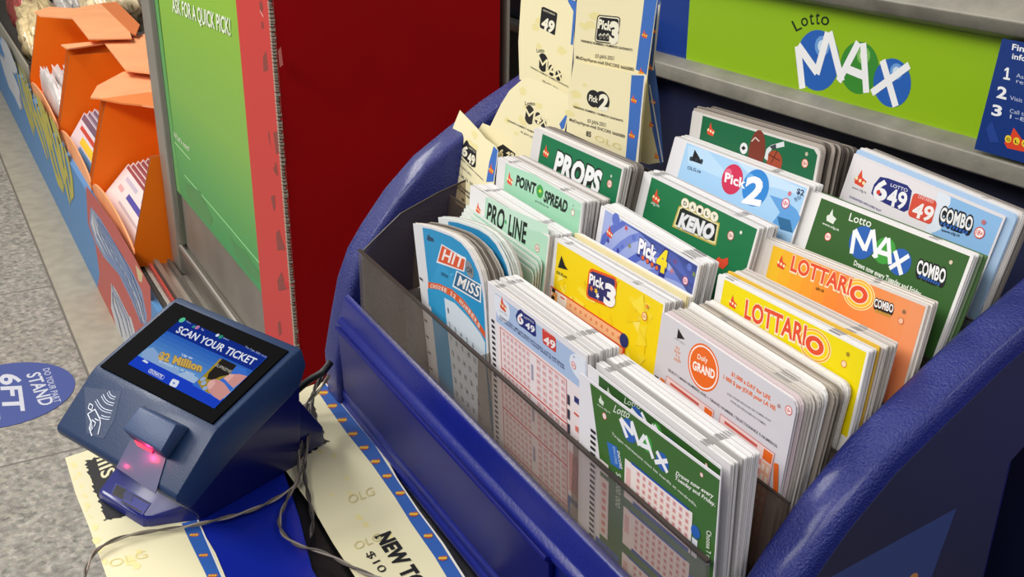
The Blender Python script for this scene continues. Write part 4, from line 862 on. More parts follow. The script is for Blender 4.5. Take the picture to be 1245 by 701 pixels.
# ---- left column
c = plane((572.2, 224.7), (668.2, 285.9), .2453, 4.6); c.Z = (490, 220, 3.187); W = c.W; PG = '#b4ddc6'
c.quads([(c.uv((322, 48))[0], .0012, W-.0008, L0-.003)], PG); c.poly([(330, 60), (400, 100), (560, 170), (565, 205), (450, 180), (330, 130)], '#c6e6d4')
c.olg((292, 105), (292, 82)); c.text('PRO', (321, 160), (388, 194), (331, 82), '#17211c', .03); c.disc((398, 158), (398, 150), '#3fae6a'); c.text('LINE', (406, 204), (474, 242), (414, 128), '#17211c', .03)
c.text('proline.ca', (368, 195), (418, 226), (369, 184), '#28382e', .01); c.age((520, 260), (520, 244), '#d9584c', '#e2ece4', True)
slip(c, 'play_slip', 'pale green slip with black title in the left pocket of the second row', '#ebeaec')
OPr = rnd_outline(W, L0)
bundle(c, OPr, 9, .0, .0052, 'slip_bundle', 'white bundle right behind the second row pale green slip', 'slip bundle', 'bundles of play slips', WHITE, .0003, ((.010, .013), (.062, .066)), seed=130)
bundle(c, OPr, 12, .0064, .0128, 'slip_bundle', 'second white bundle behind the second row pale green slip', 'slip bundle', 'bundles of play slips', WHITE, .0003, ((.010, .013), (.062, .066)), seed=131, dv=.0006)
# loose pale green slips standing in front of it
for i in range(4):
    c2 = plane((559+i*2.5, 262-i*4.5), (649+i*3.5, 331-i*5), .2375+i*.0017, 2.0+i*.6); c2.quads([(.009, .0012, c2.W-.001, L0-.004)], ['#b9d8c6', '#a9cdb8', '#c3dfcf', '#b0d4c0'][i])
    o = slip(c2, 'loose_slip', '%s pale green loose slip between the drooping blue pile and the pale green slip' % ['front', 'second', 'third', 'rear'][i], '#dfe5e0', rr=.004, thick=.0004); o['group'] = 'pale green loose slips'
c = plane((605.4, 190.5), (708.6, 245.3), .2624, 5); c.Z = (560, 140, 5.84); W = c.W
c.quads([(c.uv((320, 340))[0], .0012, W-.0008, L0-.003)], '#9ed3b4'); c.poly([(325, 350), (520, 420), (860, 630), (855, 680), (600, 590), (400, 500), (322, 470)], '#aedcc2')
c.olg((350, 448), (350, 400)); c.text('POINT', (390, 495), (528, 560), (402, 422), '#16201b', .05); c.disc((563, 540), (563, 492), '#3f9f4a'); c.text('+', (553, 548), (575, 556), (555, 520), '#d6e04a', .05); c.text('SPREAD', (588, 608), (752, 692), (602, 530), '#16201b', .05)
c.text('proline.ca', (530, 612), (625, 660), (531, 596), '#26362c', .01); c.age((797, 692), (797, 668), '#d9584c', '#dcebe2', False); c.disc((800, 642), (800, 634), '#7aa88c')
slip(c, 'play_slip', 'pale green slip with green dot title in the left pocket of the third row', '#e4e2e4')
bundle(c, rnd_outline(W, L0), 12, .0, .0070, 'slip_bundle', 'white bundle right behind the third row pale green slip', 'slip bundle', 'bundles of play slips', WHITE+['#d0cccb'], .0005, ((.010, .013), (.062, .066)), seed=140)
bundle(c, rnd_outline(W, L0), 12, .0082, .0155, 'slip_bundle', 'rear grey bundle behind the third row pale green slip', 'slip bundle', 'bundles of play slips', ['#cfcac8', '#b0aaa6', '#dedada'], .0006, (), seed=141, dv=.0008)
c = plane((649.9, 155.4), (758.6, 203.4), .2850, 10); c.Z = (560, 140, 5.84); W = c.W
c.quads([(c.uv((583, 130))[0], .0012, W-.0012, L0-.003)], '#17734a'); c.olg((608, 255), (608, 210)); c.text('PROPS', (655, 400), (975, 560), (690, 250), '#eceef0', .05, '#14201a', .09)
c.age((1058, 487), (1058, 458), '#d9584c', '#f0e2dc', True); c.disc((1070, 432), (1070, 422), '#c9d0c0')
slip(c, 'play_slip', 'dark green slip with white outlined title in the left pocket of the fourth row', '#d9d6d6')
bundle(c, rnd_outline(W, L0), 8, .0, .0044, 'slip_bundle', 'pale bundle right behind the left pocket dark green slip', 'slip bundle', 'bundles of play slips', ['#dedad8', '#c6c1bd'], .0005, (), seed=150, dv=-.0003)
bundle(c, rnd_outline(W, L0, .003, .003), 10, .0056, .0115, 'slip_bundle', 'worn grey bundle at the rear of the left pocket dark green pile', 'slip bundle', 'bundles of play slips', ['#b4ada7', '#8f8780', '#cfc9c4', '#6f6862'], .0007, (), seed=151, dv=-.0004, sk=.0001)

# ---- front row, left: hit or miss, the top right corners droop in a curve
c = plane((502, 271.5), (590, 338.5), .2119, -5); c.Z = (490, 220, 3.187); W = c.W
crv = [(38, 165), (70, 168), (110, 177), (150, 190), (190, 206), (225, 230), (255, 262), (280, 305), (298, 345), (310, 390), (318, 440), (324, 520), (330, 640), (334, 700)]
out = [c.uv(p) for p in crv]; hu = out[-1][0]; out = out[1:]+[(hu+.0005, .07), (hu, L0), (0, L0), (0, 0)]
blue = [(75, 180), (110, 186), (150, 200), (190, 216), (225, 240), (252, 272), (275, 315), (292, 355), (303, 400), (311, 450), (316, 520), (322, 640), (324, 699)]
bp = [c.uv(p) for p in blue]; lft = c.uv((75, 180))[0]
c.face(bp+[(hu-.0008, .07), (hu-.0008, L0-.003), (lft, L0-.003)], '#1d97cf')
cen = c.uv((225, 330))
for k in range(16):
    a = -2.9+k*.36; e = c.uv((225, 330)); r0 = .012; r1 = .0245; pts = [(cen[0]+r0*math.cos(a), cen[1]+r0*math.sin(a)), (cen[0]+r1*math.cos(a-.05), cen[1]+r1*math.sin(a-.05)), (cen[0]+r1*math.cos(a+.05), cen[1]+r1*math.sin(a+.05))]
    if all(lft < x and .004 < y < .042 and x < lft+.040 for x, y in pts): c.face(pts, '#7cc6ea')
c.poly([(92, 222), (98, 205), (105, 215), (118, 222), (120, 236), (95, 230)], '#1a4468')
c.poly([(145, 300), (95, 420), (100, 480), (320, 695), (318, 600), (250, 470)], '#2ba0d6')
wl2 = [(160, 452), (200, 472), (255, 530), (300, 590), (318, 625), (320, 699)]
c.face([c.uv(p) for p in wl2]+[(c.uv((320, 699))[0], L0-.003), (c.uv((160, 452))[0], L0-.003)], '#dbe8f2')
c.poly([(97, 390), (140, 397), (190, 420), (235, 460), (280, 520), (318, 585), (319, 612), (280, 552), (235, 492), (190, 448), (140, 420), (98, 414)], '#e2612c')
cs = 'CHOOSE 12 NUMBERS'; P0 = [(105, 411), (140, 418), (180, 437), (220, 470), (260, 515), (300, 575)]
def lerp_path(P, t):
    t = t*(len(P)-1); i = min(int(t), len(P)-2); f = t-i; return (P[i][0]+(P[i+1][0]-P[i][0])*f, P[i][1]+(P[i+1][1]-P[i][1])*f)
for i, ch in enumerate(cs):
    if ch == ' ': continue
    a = lerp_path(P0, i/len(cs)); b = lerp_path(P0, (i+.75)/len(cs)); c.text(ch, a, b, (a[0]+3, a[1]-14), '#f6e4d8', .04)
c.poly([(150, 243), (246, 300), (238, 352), (130, 315)], '#f0f4f8'); c.poly([(152, 249), (241, 303), (234, 346), (136, 310)], '#e4572c'); c.text('HIT', (150, 303), (230, 338), (162, 262), '#fbf6f2', .02)
c.disc((258, 342), (258, 312), '#8a8f96'); c.text('OR', (246, 348), (270, 362), (248, 328), '#26323c', .03)
c.poly([(208, 346), (305, 402), (303, 472), (192, 408)], '#f0f4f8'); c.poly([(211, 352), (300, 405), (298, 464), (198, 404)], '#17608c'); c.text('MISS', (210, 402), (292, 450), (221, 364), '#fbf6f2', .02)
c.text('$2 PER PLAY', (148, 362), (176, 378), (149, 350), '#145078', .02)
gu = c.uv((170, 480)); 
n_ = 1
for r in range(7):
    for q in range(5):
        a = gu+Vector((.0006+q*.0066, .001+r*.0082+ .0)); lim = .0
        if c.uv((320, 640))[0] > a[0]+.003 and a[1] > gu[1]+(q*.0015 if r == 0 else 0):
            vs, fs = text_mesh(str(n_), .01); wdt = .0012 if n_ < 10 else .0024
            c.face([(a[0]+wdt*v[0], a[1]+.003-.003*v[1]) for v in vs], '#56606c', fs); n_ += 1
c.quads([(.0016, .030, .0052, .0313), (.0016, .046, .0052, .0473)]+[(.0016, .055+.01*i, .0052, .0563+.01*i) for i in range(5)], BK)
o = c.build('play_slip', out, .0003, '#e4e5ea'); tag(o, 'bright blue slip with orange band, left pocket of the front row', 'play slip')
bundle(c, out, 5, .0, .0030, 'slip_bundle', 'pale bundle with drooping corner right behind the blue slip with orange band', 'slip bundle', 'bundles of play slips', ['#dfd9d2', '#c2bab0', '#e8e6e4'], .0004, (), seed=160, squeeze=.4)
bundle(c, out, 12, .0036, .0105, 'slip_bundle', 'dirty grey drooping bundle in the middle of the blue slip pile', 'slip bundle', 'bundles of play slips', ['#a8a096', '#8a8278', '#c9c3ba', '#6c645c', '#b9b2a8'], .0009, (), seed=161, squeeze=.4, sk=.0002, dv=.0004)
# second blue slip peeping over the drooping pile
N2 = c.N; cb = Card(c.O-N2*.0128+c.D*(-.0015)+c.U*.004, c.U, c.D)
cb.face([(x, y) for x, y in bp]+[(hu-.0008, .07), (hu-.0008, L0-.003), (lft, L0-.003)], '#2a8fc4')
o = cb.build('play_slip', out, .0004, '#e6ecee'); tag(o, 'second blue slip whose curved edge shows behind the drooping front pile', 'play slip')
bundle(cb, out, 8, .001, .0050, 'slip_bundle', 'pale bundle behind the second blue slip', 'slip bundle', 'bundles of play slips', ['#dfe4e0', '#c9cfc9', '#b9b4ac'], .0006, (), seed=162, squeeze=.5, dv=-.0003, sk=.0002)
# ============================================================ WINNING NUMBER PAPERS
CREAM = '#f6ecc2'
def paper(name, pxs, O, U, D, Z, art, label, group=None, curl=0, thick=.00015, base=CREAM, subdiv=True):
    c = Card(O, U, D, step=.000006, rough=.6); c.Z = Z; art(c)
    c.Z = Z; o = c.build(name, [c.uv(p) for p in pxs], thick, base)
    if curl:                                   # bow the sheet back towards its top and sides
        pass
    return tag(o, label, 'paper strip', group)
def crest(c, p, e): c.olg(p, e, '#e0582c', '#efd23a')
ca = math.cos(math.radians(17)); sa = math.sin(math.radians(17))
UY = Vector((ca, sa, 0)); DY = Vector((0, 0, -1))
random.seed(9)
def stains(c, cen, n, r, lo=.002, hi=.006):
    for i in range(n):
        a = c.uv((cen[0]+random.uniform(-r, r), cen[1]+random.uniform(-r, r))); s_ = random.uniform(lo, hi)
        c.face([(a[0]+s_*random.uniform(.6, 1)*math.cos(k*.7), a[1]+s_*random.uniform(.3, .6)*math.sin(k*.7)) for k in range(9)], '#f0e4a4')
def a_p3(c):
    stains(c, (100, 120), 5, 60)
    c.poly([(363, -10), (418, -6), (408, 60), (392, 180), (372, 320), (326, 296), (340, 180), (355, 60)], '#3f72c4')
    for p in ((364, 145), (350, 305)): crest(c, p, (p[0], p[1]-18))
    c.rrect((150, 178), (248, 190), (163, 62), BK, .12); c.rrect((154, 174), (244, 185), (167, 67), '#f1ead0', .1); c.rrect((157, 170), (241, 181), (170, 72), BK, .1)
    c.text('Pick', (165, 118), (222, 130), (170, 80), '#f6f2dc', .05); c.text('3', (212, 178), (252, 184), (218, 88), '#f6f2dc', .06)
    for i in range(3): c.text('*', (168+i*16, 172), (184+i*16, 174), (168+i*16, 140), '#f6f2dc', .06)
    c.text('WINNING NUMBERS / NUMEROS GAGNANTS', (92, 178), (312, 218), (92, 168), '#2c2a28', .02)
    c.text('07-JAN-2021', (153, 246), (233, 256), (154, 230), '#3a3834', .0); c.text("MidDay/Apres-midi ENCORE 6660080", (72, 250), (318, 303), (72, 236), '#3a3834', .01)
def a_p2(c):
    stains(c, (110, 420), 6, 70)
    c.poly([(308, 320), (365, 322), (352, 460), (335, 600), (325, 690), (283, 672), (295, 520)], '#3f72c4'); c.line([(366, 315), (348, 500), (334, 690)], .0008, '#e9e6e0')
    for p in ((318, 422), (310, 572)): crest(c, p, (p[0], p[1]-18))
    c.disc((146, 420), (146, 383), '#1f1f22'); c.disc((182, 430), (182, 388), '#1f1f22'); c.text('Pick', (126, 428), (164, 438), (129, 402), '#f6f2dc', .03); c.text('2', (164, 464), (206, 470), (172, 398), '#f6f2dc', .05)
    c.text('WINNING NUMBERS / NUMEROS GAGNANTS', (60, 458), (272, 520), (60, 449), '#2c2a28', .02)
    c.text('07-JAN-2021', (120, 522), (198, 540), (121, 506), '#3a3834', .0); c.text("MidDay/Apres-midi ENCORE 6660080", (44, 515), (280, 588), (44, 502), '#3a3834', .01)
    c.text('85', (114, 578), (135, 584), (116, 556), '#1f1d1b', .03)
    c.text('OLG', (150, 595), (262, 640), (154, 572), '#e2d58c', .0)
ZM = (680, 0, 3.506)
Ob = on((690, 150), 1, .292)
# the hanging roll seen behind: darker strips
def a_bk(c):
    c.Z = ZM
    c.poly([(395, -20), (438, -14), (428, 20), (412, 150), (405, 260), (425, 420), (445, 690), (430, 700), (398, 560), (380, 400), (378, 330)], '#35589c')
    for p in ((402, 128), (390, 285), (400, 430), (392, 528), (415, 662)): crest(c, p, (p[0], p[1]-14))
    c.line([(426, 20), (400, 300)], .0008, '#d8d8d4'); c.line([(385, 360), (442, 690)], .0008, '#c9c9c6')
paper('paper_strip', [(340, -30), (434, -18), (420, 130), (402, 300), (398, 380), (442, 690), (380, 700), (345, 690), (352, 300)], Ob+Vector((0, .016, 0)), UY, DY, ZM, a_bk, 'rear fold of the hanging winning numbers roll, its blue edge showing by the dark gap', 'hanging winning numbers papers', base='#cfc49a')
paper('paper_strip', [(78, -30), (420, -10), (410, 60), (394, 180), (374, 330), (352, 560), (345, 690), (200, 640), (60, 420), (62, 200), (74, 20)], Ob+Vector((0, .006, 0)), UY, DY, ZM, a_p3, 'cream winning numbers paper with big 3 hanging at the top, blue strip on its right', 'hanging winning numbers papers')
paper('paper_strip', [(62, 262), (362, 318), (366, 322), (350, 500), (334, 698), (30, 560), (40, 400)], Ob, UY, DY, ZM, a_p2, 'cream winning numbers paper with big 2 below the one with big 3', 'hanging winning numbers papers')
ZB = (520, 0, 2.922)
def a_49(c):
    stains(c, (420, 120), 6, 70)
    c.poly([(497, -5), (530, 5), (516, 160), (508, 158), (518, 40), (500, 8)], '#3f72c4')
    c.poly([(405, 26), (412, 24), (458, 45), (461, 50), (452, 125), (448, 124), (400, 98), (398, 90)], BK); c.text('49', (402, 98), (446, 118), (410, 58), '#f6f2dc', .05); c.text('ONTARIO', (410, 38), (452, 56), (411, 32), '#e9e4cc', .01)
    c.text('Lotto', (388, 186), (415, 186), (386, 172), '#2a2826', .02)
    for p, r in (((410, 222), 33), ((440, 250), 20), ((465, 268), 19)): c.disc(p, (p[0], p[1]-r), BK)
    c.text('M', (390, 245), (425, 262), (392, 196), CREAM, .0); c.text('A', (422, 262), (455, 276), (432, 220), CREAM, .02); c.text('X', (450, 270), (480, 292), (455, 240), CREAM, .02)
    c.text('WINNING NUMBERS / NUMEROS GAGNANTS', (365, 240), (500, 312), (365, 234), '#3a3834', .01); c.text('06-JAN-2021', (408, 290), (462, 320), (409, 282), '#3a3834', .0)
U2 = Vector((math.cos(math.radians(4)), math.sin(math.radians(4)), 0))
paper('paper_strip', [(334, -30), (525, -20), (518, 165), (505, 330), (503, 340), (420, 305), (326, 282), (322, 150), (330, 20)], on((660, 60), 1, .315), U2, DY, ZB, a_49, 'cream winning numbers paper with black 49 logo, left of the big 3 paper', 'hanging winning numbers papers')
def a_mx(c):
    stains(c, (330, 400), 8, 80)
    c.poly([(500, 395), (485, 455), (475, 460), (468, 440)], '#3f72c4')
    c.text('Lotto', (347, 374), (382, 374), (346, 360), '#2a2826', .02)
    for p, r in (((362, 408), 34), ((392, 420), 22), ((412, 440), 18)): c.disc(p, (p[0], p[1]-r), '#2c2a28')
    c.text('M', (338, 428), (378, 438), (345, 382), CREAM, .0); c.text('4', (372, 432), (400, 442), (382, 398), CREAM, .02); c.text('X', (396, 442), (424, 450), (404, 412), CREAM, .02)
    c.text('WINNING NUMBERS / NUMEROS GAGNANTS', (283, 430), (430, 498), (283, 423), '#3a3834', .01); c.text('06 JAN 2021', (330, 470), (380, 495), (331, 463), '#4a4844', .0)
    c.poly([(242, 525), (268, 512), (312, 545), (308, 560), (262, 555)], BK); c.text('6', (252, 552), (268, 558), (256, 526), CREAM, .05); c.text('49', (278, 548), (306, 560), (280, 534), CREAM, .03)
th = math.radians(3); D3 = Vector((.10, -math.sin(th), -math.cos(th)))
paper('paper_strip', [(338, 280), (352, 276), (430, 300), (505, 340), (500, 400), (468, 560), (330, 640), (232, 560), (205, 520), (178, 462), (195, 437), (222, 448), (260, 370), (290, 322)], on((640, 150), 1, .300), Vector((1, .06, 0)), D3, ZB, a_mx, 'cream winning numbers paper standing slanted behind the left pocket slips', 'winning numbers papers in the left pocket')
ZC = (530, 80, 4.123)
def a_s(c):
    stains(c, (130, 380), 8, 70)
    c.poly([(290, 402), (312, 425), (300, 520), (290, 580), (252, 582), (268, 480)], '#3f72c4'); crest(c, (278, 515), (278, 488)); c.line([(312, 425), (300, 520), (290, 580)], .0007, '#e9e6e0')
    c.poly([(152, 372), (160, 376), (168, 395), (203, 425), (200, 500), (196, 510), (180, 505), (140, 462), (124, 440), (122, 420)], BK); c.text('6', (126, 440), (155, 458), (138, 392), '#f4efd6', .05); c.text('49', (158, 478), (194, 500), (162, 430), '#f4efd6', .05); c.text('LOTTO', (165, 412), (198, 438), (166, 402), '#e0dbc2', .01)
    c.text('WINNING NUMBERS / NUMEROS GAGNANTS', (78, 420), (238, 578), (78, 412), '#3a3834', .01)
    c.text('06-JAN-2021', (118, 500), (178, 555), (118, 488), '#4a4844', .0); c.text('15 20 30 31 37', (88, 525), (185, 605), (88, 510), '#3a3834', .02)
    c.text('BONUS NUMBER', (98, 590), (172, 650), (98, 577), '#3a3834', .02); c.text('# COMPLEMENTAIRE', (82, 590), (172, 670), (82, 578), '#3a3834', .02); c.text('46', (128, 672), (144, 684), (128, 656), '#2a2826', .03)
paper('paper_strip', [(120, 222), (165, 268), (210, 316), (250, 365), (300, 402), (312, 425), (300, 520), (292, 590), (240, 680), (190, 720), (150, 720), (20, 640), (28, 560), (42, 480), (62, 400), (88, 300)], on((560, 200), 1, .284), Vector((1, .03, 0)), Vector((.05, -.16, -1)), ZC, a_s, 'small cream winning numbers paper with pointed top, leftmost in the stand', 'winning numbers papers in the left pocket')

# ---- paper strips on the counter
def strip(name, pts_px, zz, art, label, Z=None):
    c = Card(Vector((-.6, .05, zz)), (1, 0, 0), (0, -1, 0), step=.000006, rough=.55); art(c)
    c.Z = None; o = c.build(name, [c.uv(p) for p in pts_px], .0002, '#ece5bf'); return tag(o, label, 'paper strip', 'long paper strips on the counter')
def brush(c, pts, n, jag, col=BK):
    random.seed(4); out = []
    for i in range(len(pts)):
        a = Vector(pts[i]); b = Vector(pts[(i+1) % len(pts)]); k = max(2, int((b-a).length/n))
        for j in range(k):
            p = a.lerp(b, j/k); out.append((p.x+random.uniform(-jag, jag), p.y+random.uniform(-jag, jag)*.4))
    c.poly(out, col)
def dash(c, p, k, r):
    c.poly([(p[0]-k, p[1]+r), (p[0]-k*.8, p[1]-r), (p[0]+k*.9, p[1]-r*1.6), (p[0]+k, p[1]+r*.4), (p[0]+k*.2, p[1]+r*1.6)], '#b8553a')
    for q in (-.6, 0, .55): c.disc((p[0]+k*q, p[1]-r*.1), (p[0]+k*q, p[1]-r*.8), '#e0b840', seg=10)
def a_s1(c):
    c.Z = (60, 550, 4.644)
    for i in range(10): stains(c, (135+i*20, 70+i*60), 2, 14, .001, .004)
    stains(c, (500, 620), 4, 60)
    brush(c, [(205, 50), (240, 35), (290, 20), (380, 40), (420, 200), (430, 360), (310, 385), (290, 300), (260, 240), (225, 140)], 9, 11)
    c.text('IIIS', (268, 40), (300, 150), (345, 10), '#ece5bf', .02)
    c.text('OLG', (345, 650), (560, 590), (330, 610), '#e0d48e', .0)
    c.Z = (60, 500, 2.83)
    c.poly([(455, 385), (508, 372), (600, 580), (548, 580), (480, 440)], '#2f5fb0'); c.line([(510, 372), (600, 580)], .0008, '#e8e6e0')
    for p in ((498, 425), (530, 495), (562, 565)): dash(c, p, 17, 4)
strip('paper_strip', [(79, 556), (110, 546), (200, 560), (238, 631), (262, 672), (280, 715), (200, 730), (142, 735), (108, 640), (92, 600)], ZS+.0030, a_s1, 'yellowed paper strip with black brush print sticking out under the scanner front')
def a_s2(c):
    c.Z = (320, 420, 2.496)
    for i in range(14): stains(c, (170+i*22, 330+i*30), 1, 40, .001, .004)
    c.poly([(166, 140), (186, 110), (230, 170), (300, 250), (360, 330), (410, 410), (470, 500), (540, 600), (610, 710), (565, 715), (520, 640), (450, 540), (400, 460), (330, 360), (250, 260), (200, 190)], '#2f5fb0')
    c.line([(186, 110), (250, 190), (340, 300), (410, 410), (470, 500), (545, 600), (615, 710)], .0009, '#e8e6e2')
    for p in ((182, 143), (210, 183), (240, 226), (272, 268), (306, 310), (341, 352), (376, 396), (416, 448), (457, 512), (501, 578), (545, 646)): dash(c, p, 14, 5)
    brush(c, [(60, 200), (150, 170), (165, 235), (185, 260), (175, 275), (200, 292), (180, 300), (60, 380)], 7, 5)
    c.text('NEW TOP PRIZE', (340, 580), (560, 900), (386, 562), BK, .05)
    c.text('$10', (310, 632), (355, 692), (332, 622), '#2a2826', .0)
    c.text('OLG', (262, 482), (340, 452), (254, 458), '#d9cf98', .0); c.text('OLG', (280, 622), (360, 590), (272, 600), '#d9cf98', .0)
strip('paper_strip', [(352, 478), (384, 466), (395, 464), (418, 487), (445, 520), (466, 549), (486, 586), (509, 621), (540, 664), (572, 712), (450, 730), (432, 701), (405, 660), (382, 620), (347, 571), (335, 545)], ZS+.0036, a_s2, 'yellowed paper strip with blue edge and NEW TOP lettering along the stand front')

# ============================================================ SCANNER
X0 = Vector((-.5853, .1053, 0)); TU = Vector((.9182, .3961, 0)); TF = Vector((.3961, -.9182, 0))
def T(u, s, h): return X0+TU*u+TF*s+Vector((0, 0, ZS+.0026+h-.0026))
sc = empty('ticket_scanner', tuple(T(.05, .03, .0026)), 'blue ticket checking scanner with a lit touch screen on the counter', 'scanner')
TB = mat('#163158', .45, bump=.15, bscale=1200, coat=.1); TBL = mat('#3d5d93', .42, bump=.15, bscale=1200); TB3 = mat('#1c2478', .35, coat=.2); TBd = mat('#0c1458', .35, coat=.3)
def tprism(prof, u0, u1, m, name, par, bev=.001):
    mb = MB(); mb.prism([T(u0, s, h) for s, h in prof], TU*(u1-u0), m); return mb.build(name, par, bev)
head = [(-.0065, .0912), (.0008, .0893), (.0512, .0692), (.0545, .0668), (.0790, .0440), (.0792, .0405), (.0735, .0335), (.0700, .0330), (.040, .050), (.002, .0665), (-.004, .0700), (-.009, .0800)]
tprism(head, -.0048, .1005, TB, 'head', sc, .0022)
base = [(-.020, .0026), (-.024, .058), (.0, .066), (.040, .050), (.066, .034), (.060, .018), (.050, .0026)]
tprism(base, .012, .0765, TBd, 'base', sc, .002)
base2 = [(-.042, .0040), (-.042, .016), (-.020, .050), (-.010, .055), (-.010, .0040)]
tprism(base2, .018, .073, TBd, 'rear_base', sc, .002)
MB().prism([T(u, s, .0028) for u, s in ((.0165, .070), (.020, .0735), (.055, .0735), (.060, .071), (.075, .050), (.075, .03), (.0165, .03))], Vector((0, 0, .006)), TB3).build('foot_plate', sc, .001)
foot = MB(); fp = [(.0165, .0722, .0085), (.0570, .0722, .0085), (.0740, .0500, .0130), (.0760, .030, .034), (.0100, .030, .034), (.0080, .0560, .0230)]
tpf = [T(*p) for p in [(.0165, .0725, .008), (.0575, .0725, .008), (.0755, .0500, .014), (.0755, .0350, .036), (.0165, .0350, .036)]]
bt = [T(p[0], p[1], .0026) for p in [(.0165, .0735), (.0575, .0735), (.0760, .0500), (.0760, .0350), (.0165, .0350)]]
foot.add(tpf+bt, [[0, 1, 2, 3, 4], [9, 8, 7, 6, 5], [0, 5, 6, 1], [1, 6, 7, 2], [2, 7, 8, 3], [3, 8, 9, 4], [4, 9, 5, 0]], TB3); foot.build('foot', sc, .0012)
# slot on the foot
a, b, d = tpf[0], tpf[1], tpf[4]; cf = Card(a, b-a, a-d+Vector((0, 0, 0)), step=.00003, rough=.4)
cf.Z = (100, 460, 3.894)
cf.poly([(140, 548), (162, 500), (212, 526), (192, 574)], '#07080f'); cf.poly([(208, 528), (318, 588), (315, 594), (206, 535)], '#07080f'); cf.poly([(188, 576), (284, 630), (281, 637), (186, 584)], '#07080f'); cf.poly([(196, 545), (208, 530), (245, 552), (234, 588), (196, 566)], '#232c70')
pu = [cf.uv(p) for p in ((135, 552), (158, 494), (200, 515), (325, 588), (285, 645), (200, 605))]
oo = cf.build('ticket_slot', pu, .0003, '#2b3290', sc); oo['label'] = 'black slot in the scanner foot'
# glass and screen
c = Card(T(0, 0, .0892+.0014), TU, (T(0, .0512, .0692)-T(0, 0, .0892)), step=.00012, rough=.08)
glass = c.build('screen_glass', [(.0002, -.0004), (.0002, .0548), (.0965, .0548), (.0965, -.0004)], .0012, mat('#050507', .6, spec=.02), sc)
c = Card(T(0, 0, .0892+.0014)+c.N*.0002, TU, (T(0, .0512, .0692)-T(0, 0, .0892)), step=.00001, rough=.3, emit=.85)
c.Z = (140, 370, 5.01)
q0, q1, q2, q3 = [c.uv(p) for p in ((405, 85), (928, 318), (603, 632), (78, 362))]
u0 = min(q0[0], q3[0]); c.Z = (140, 370, 5.01)
nb_ = 10
for i in range(nb_):
    t0 = .13+.70*i/nb_; t1 = .13+.70*(i+1)/nb_+.001; L_ = lambda t: (q0.lerp(q3, t), q1.lerp(q2, t)); A_, B_ = L_(t0), L_(t1)
    col = (int(30+i*9), int(85+i*9), int(190+i*3)); c.face([A_[0], A_[1], B_[1], B_[0]], '#%02x%02x%02x' % col)
c.poly([(165, 290), (200, 265), (235, 262), (265, 300), (300, 330), (390, 400), (395, 450), (300, 420), (200, 350), (160, 325)], '#8fb0dc'); c.poly([(385, 420), (440, 410), (490, 440), (520, 460), (470, 485), (400, 465)], '#a9c4e6')
A_ = q0.lerp(q3, .82); B_ = q1.lerp(q2, .82); c.face([A_, B_, q2, q3], '#1f45cc')
A_ = q0.lerp(q3, .28); B_ = q1.lerp(q2, .28); c.face([q0, q1, B_, A_], '#16318f')
c.poly([(640, 335), (800, 395), (800, 440), (720, 510), (640, 585), (470, 490), (560, 410)], '#3c74d6')
c.poly([(500, 470), (560, 410), (640, 330), (740, 370), (700, 425), (620, 470), (575, 545), (530, 515)], '#a88f2c'); c.poly([(570, 420), (655, 330), (742, 372), (690, 430), (640, 440), (600, 460), (560, 455)], '#2a2624')
for p in ((535, 455), (540, 480), (550, 510)): c.disc(p, (p[0], p[1]-12), '#9fb6d6')
c.poly([(560, 490), (575, 465), (605, 455), (635, 462), (665, 480), (705, 535), (640, 586), (600, 560), (570, 530)], '#d99a94'); c.poly([(562, 490), (576, 468), (604, 460), (612, 480), (590, 510), (572, 520)], '#eab4ac')
c.poly([(660, 450), (700, 425), (760, 425), (806, 438), (760, 480), (720, 510), (690, 480)], '#d99a94'); c.poly([(660, 450), (700, 425), (730, 430), (690, 470)], '#eab4ac')
c.text('SCAN YOUR TICKET', (368, 168), (838, 372), (400, 132), '#f0f4ff', .02)
c.text('SUPREME', (608, 375), (700, 420), (622, 360), '#c9c4b8', .0)
c.text('Up to', (405, 312), (470, 335), (412, 300), '#e8eef8', .02); c.text('$2 Million', (262, 330), (525, 410), (278, 285), '#d9b45a', .05, '#7a5a28', .04); c.text('IN PRIZES TO BE WON', (265, 352), (480, 435), (272, 340), '#c9dcf6', .02)
c.rrect((198, 412), (290, 462), (215, 390), '#dfe8fb', .1); c.rrect((201, 411), (289, 459), (217, 393), '#1f45cc', .1); c.text('DONATE', (210, 412), (282, 450), (222, 396), '#eef3ff', .02)
c.rrect((328, 492), (372, 510), (352, 452), '#e9f0fb', .2); c.text('+', (350, 485), (365, 492), (354, 470), '#3a6ad0', .05)
c.poly([(165, 345), (182, 336), (205, 355), (195, 362)], '#dfe8fb')
c.disc((410, 97), (410, 84), '#5fcfa0'); c.text('Balance', (435, 108), (462, 122), (440, 100), '#b9c8f2', .0); c.disc((502, 142), (502, 132), '#c080b0'); c.text('Tv', (525, 158), (540, 166), (528, 148), '#e6ecff', .02); c.disc((480, 138), (480, 131), '#3a9a8a')
c.disc((625, 190), (625, 182), '#e6ecff'); c.disc((645, 200), (645, 190), '#2f9a7a'); c.text('24/7', (658, 208), (690, 225), (664, 202), '#c9d6f6', .0); c.text('Thu 7 Jan 2021 4:15', (790, 262), (918, 328), (798, 254), '#c0cdf2', .0)
oo = c.build('screen', [q0, q1, q2, q3], .0001, '#2358c8', glass); oo['label'] = 'lit blue screen reading SCAN YOUR TICKET'
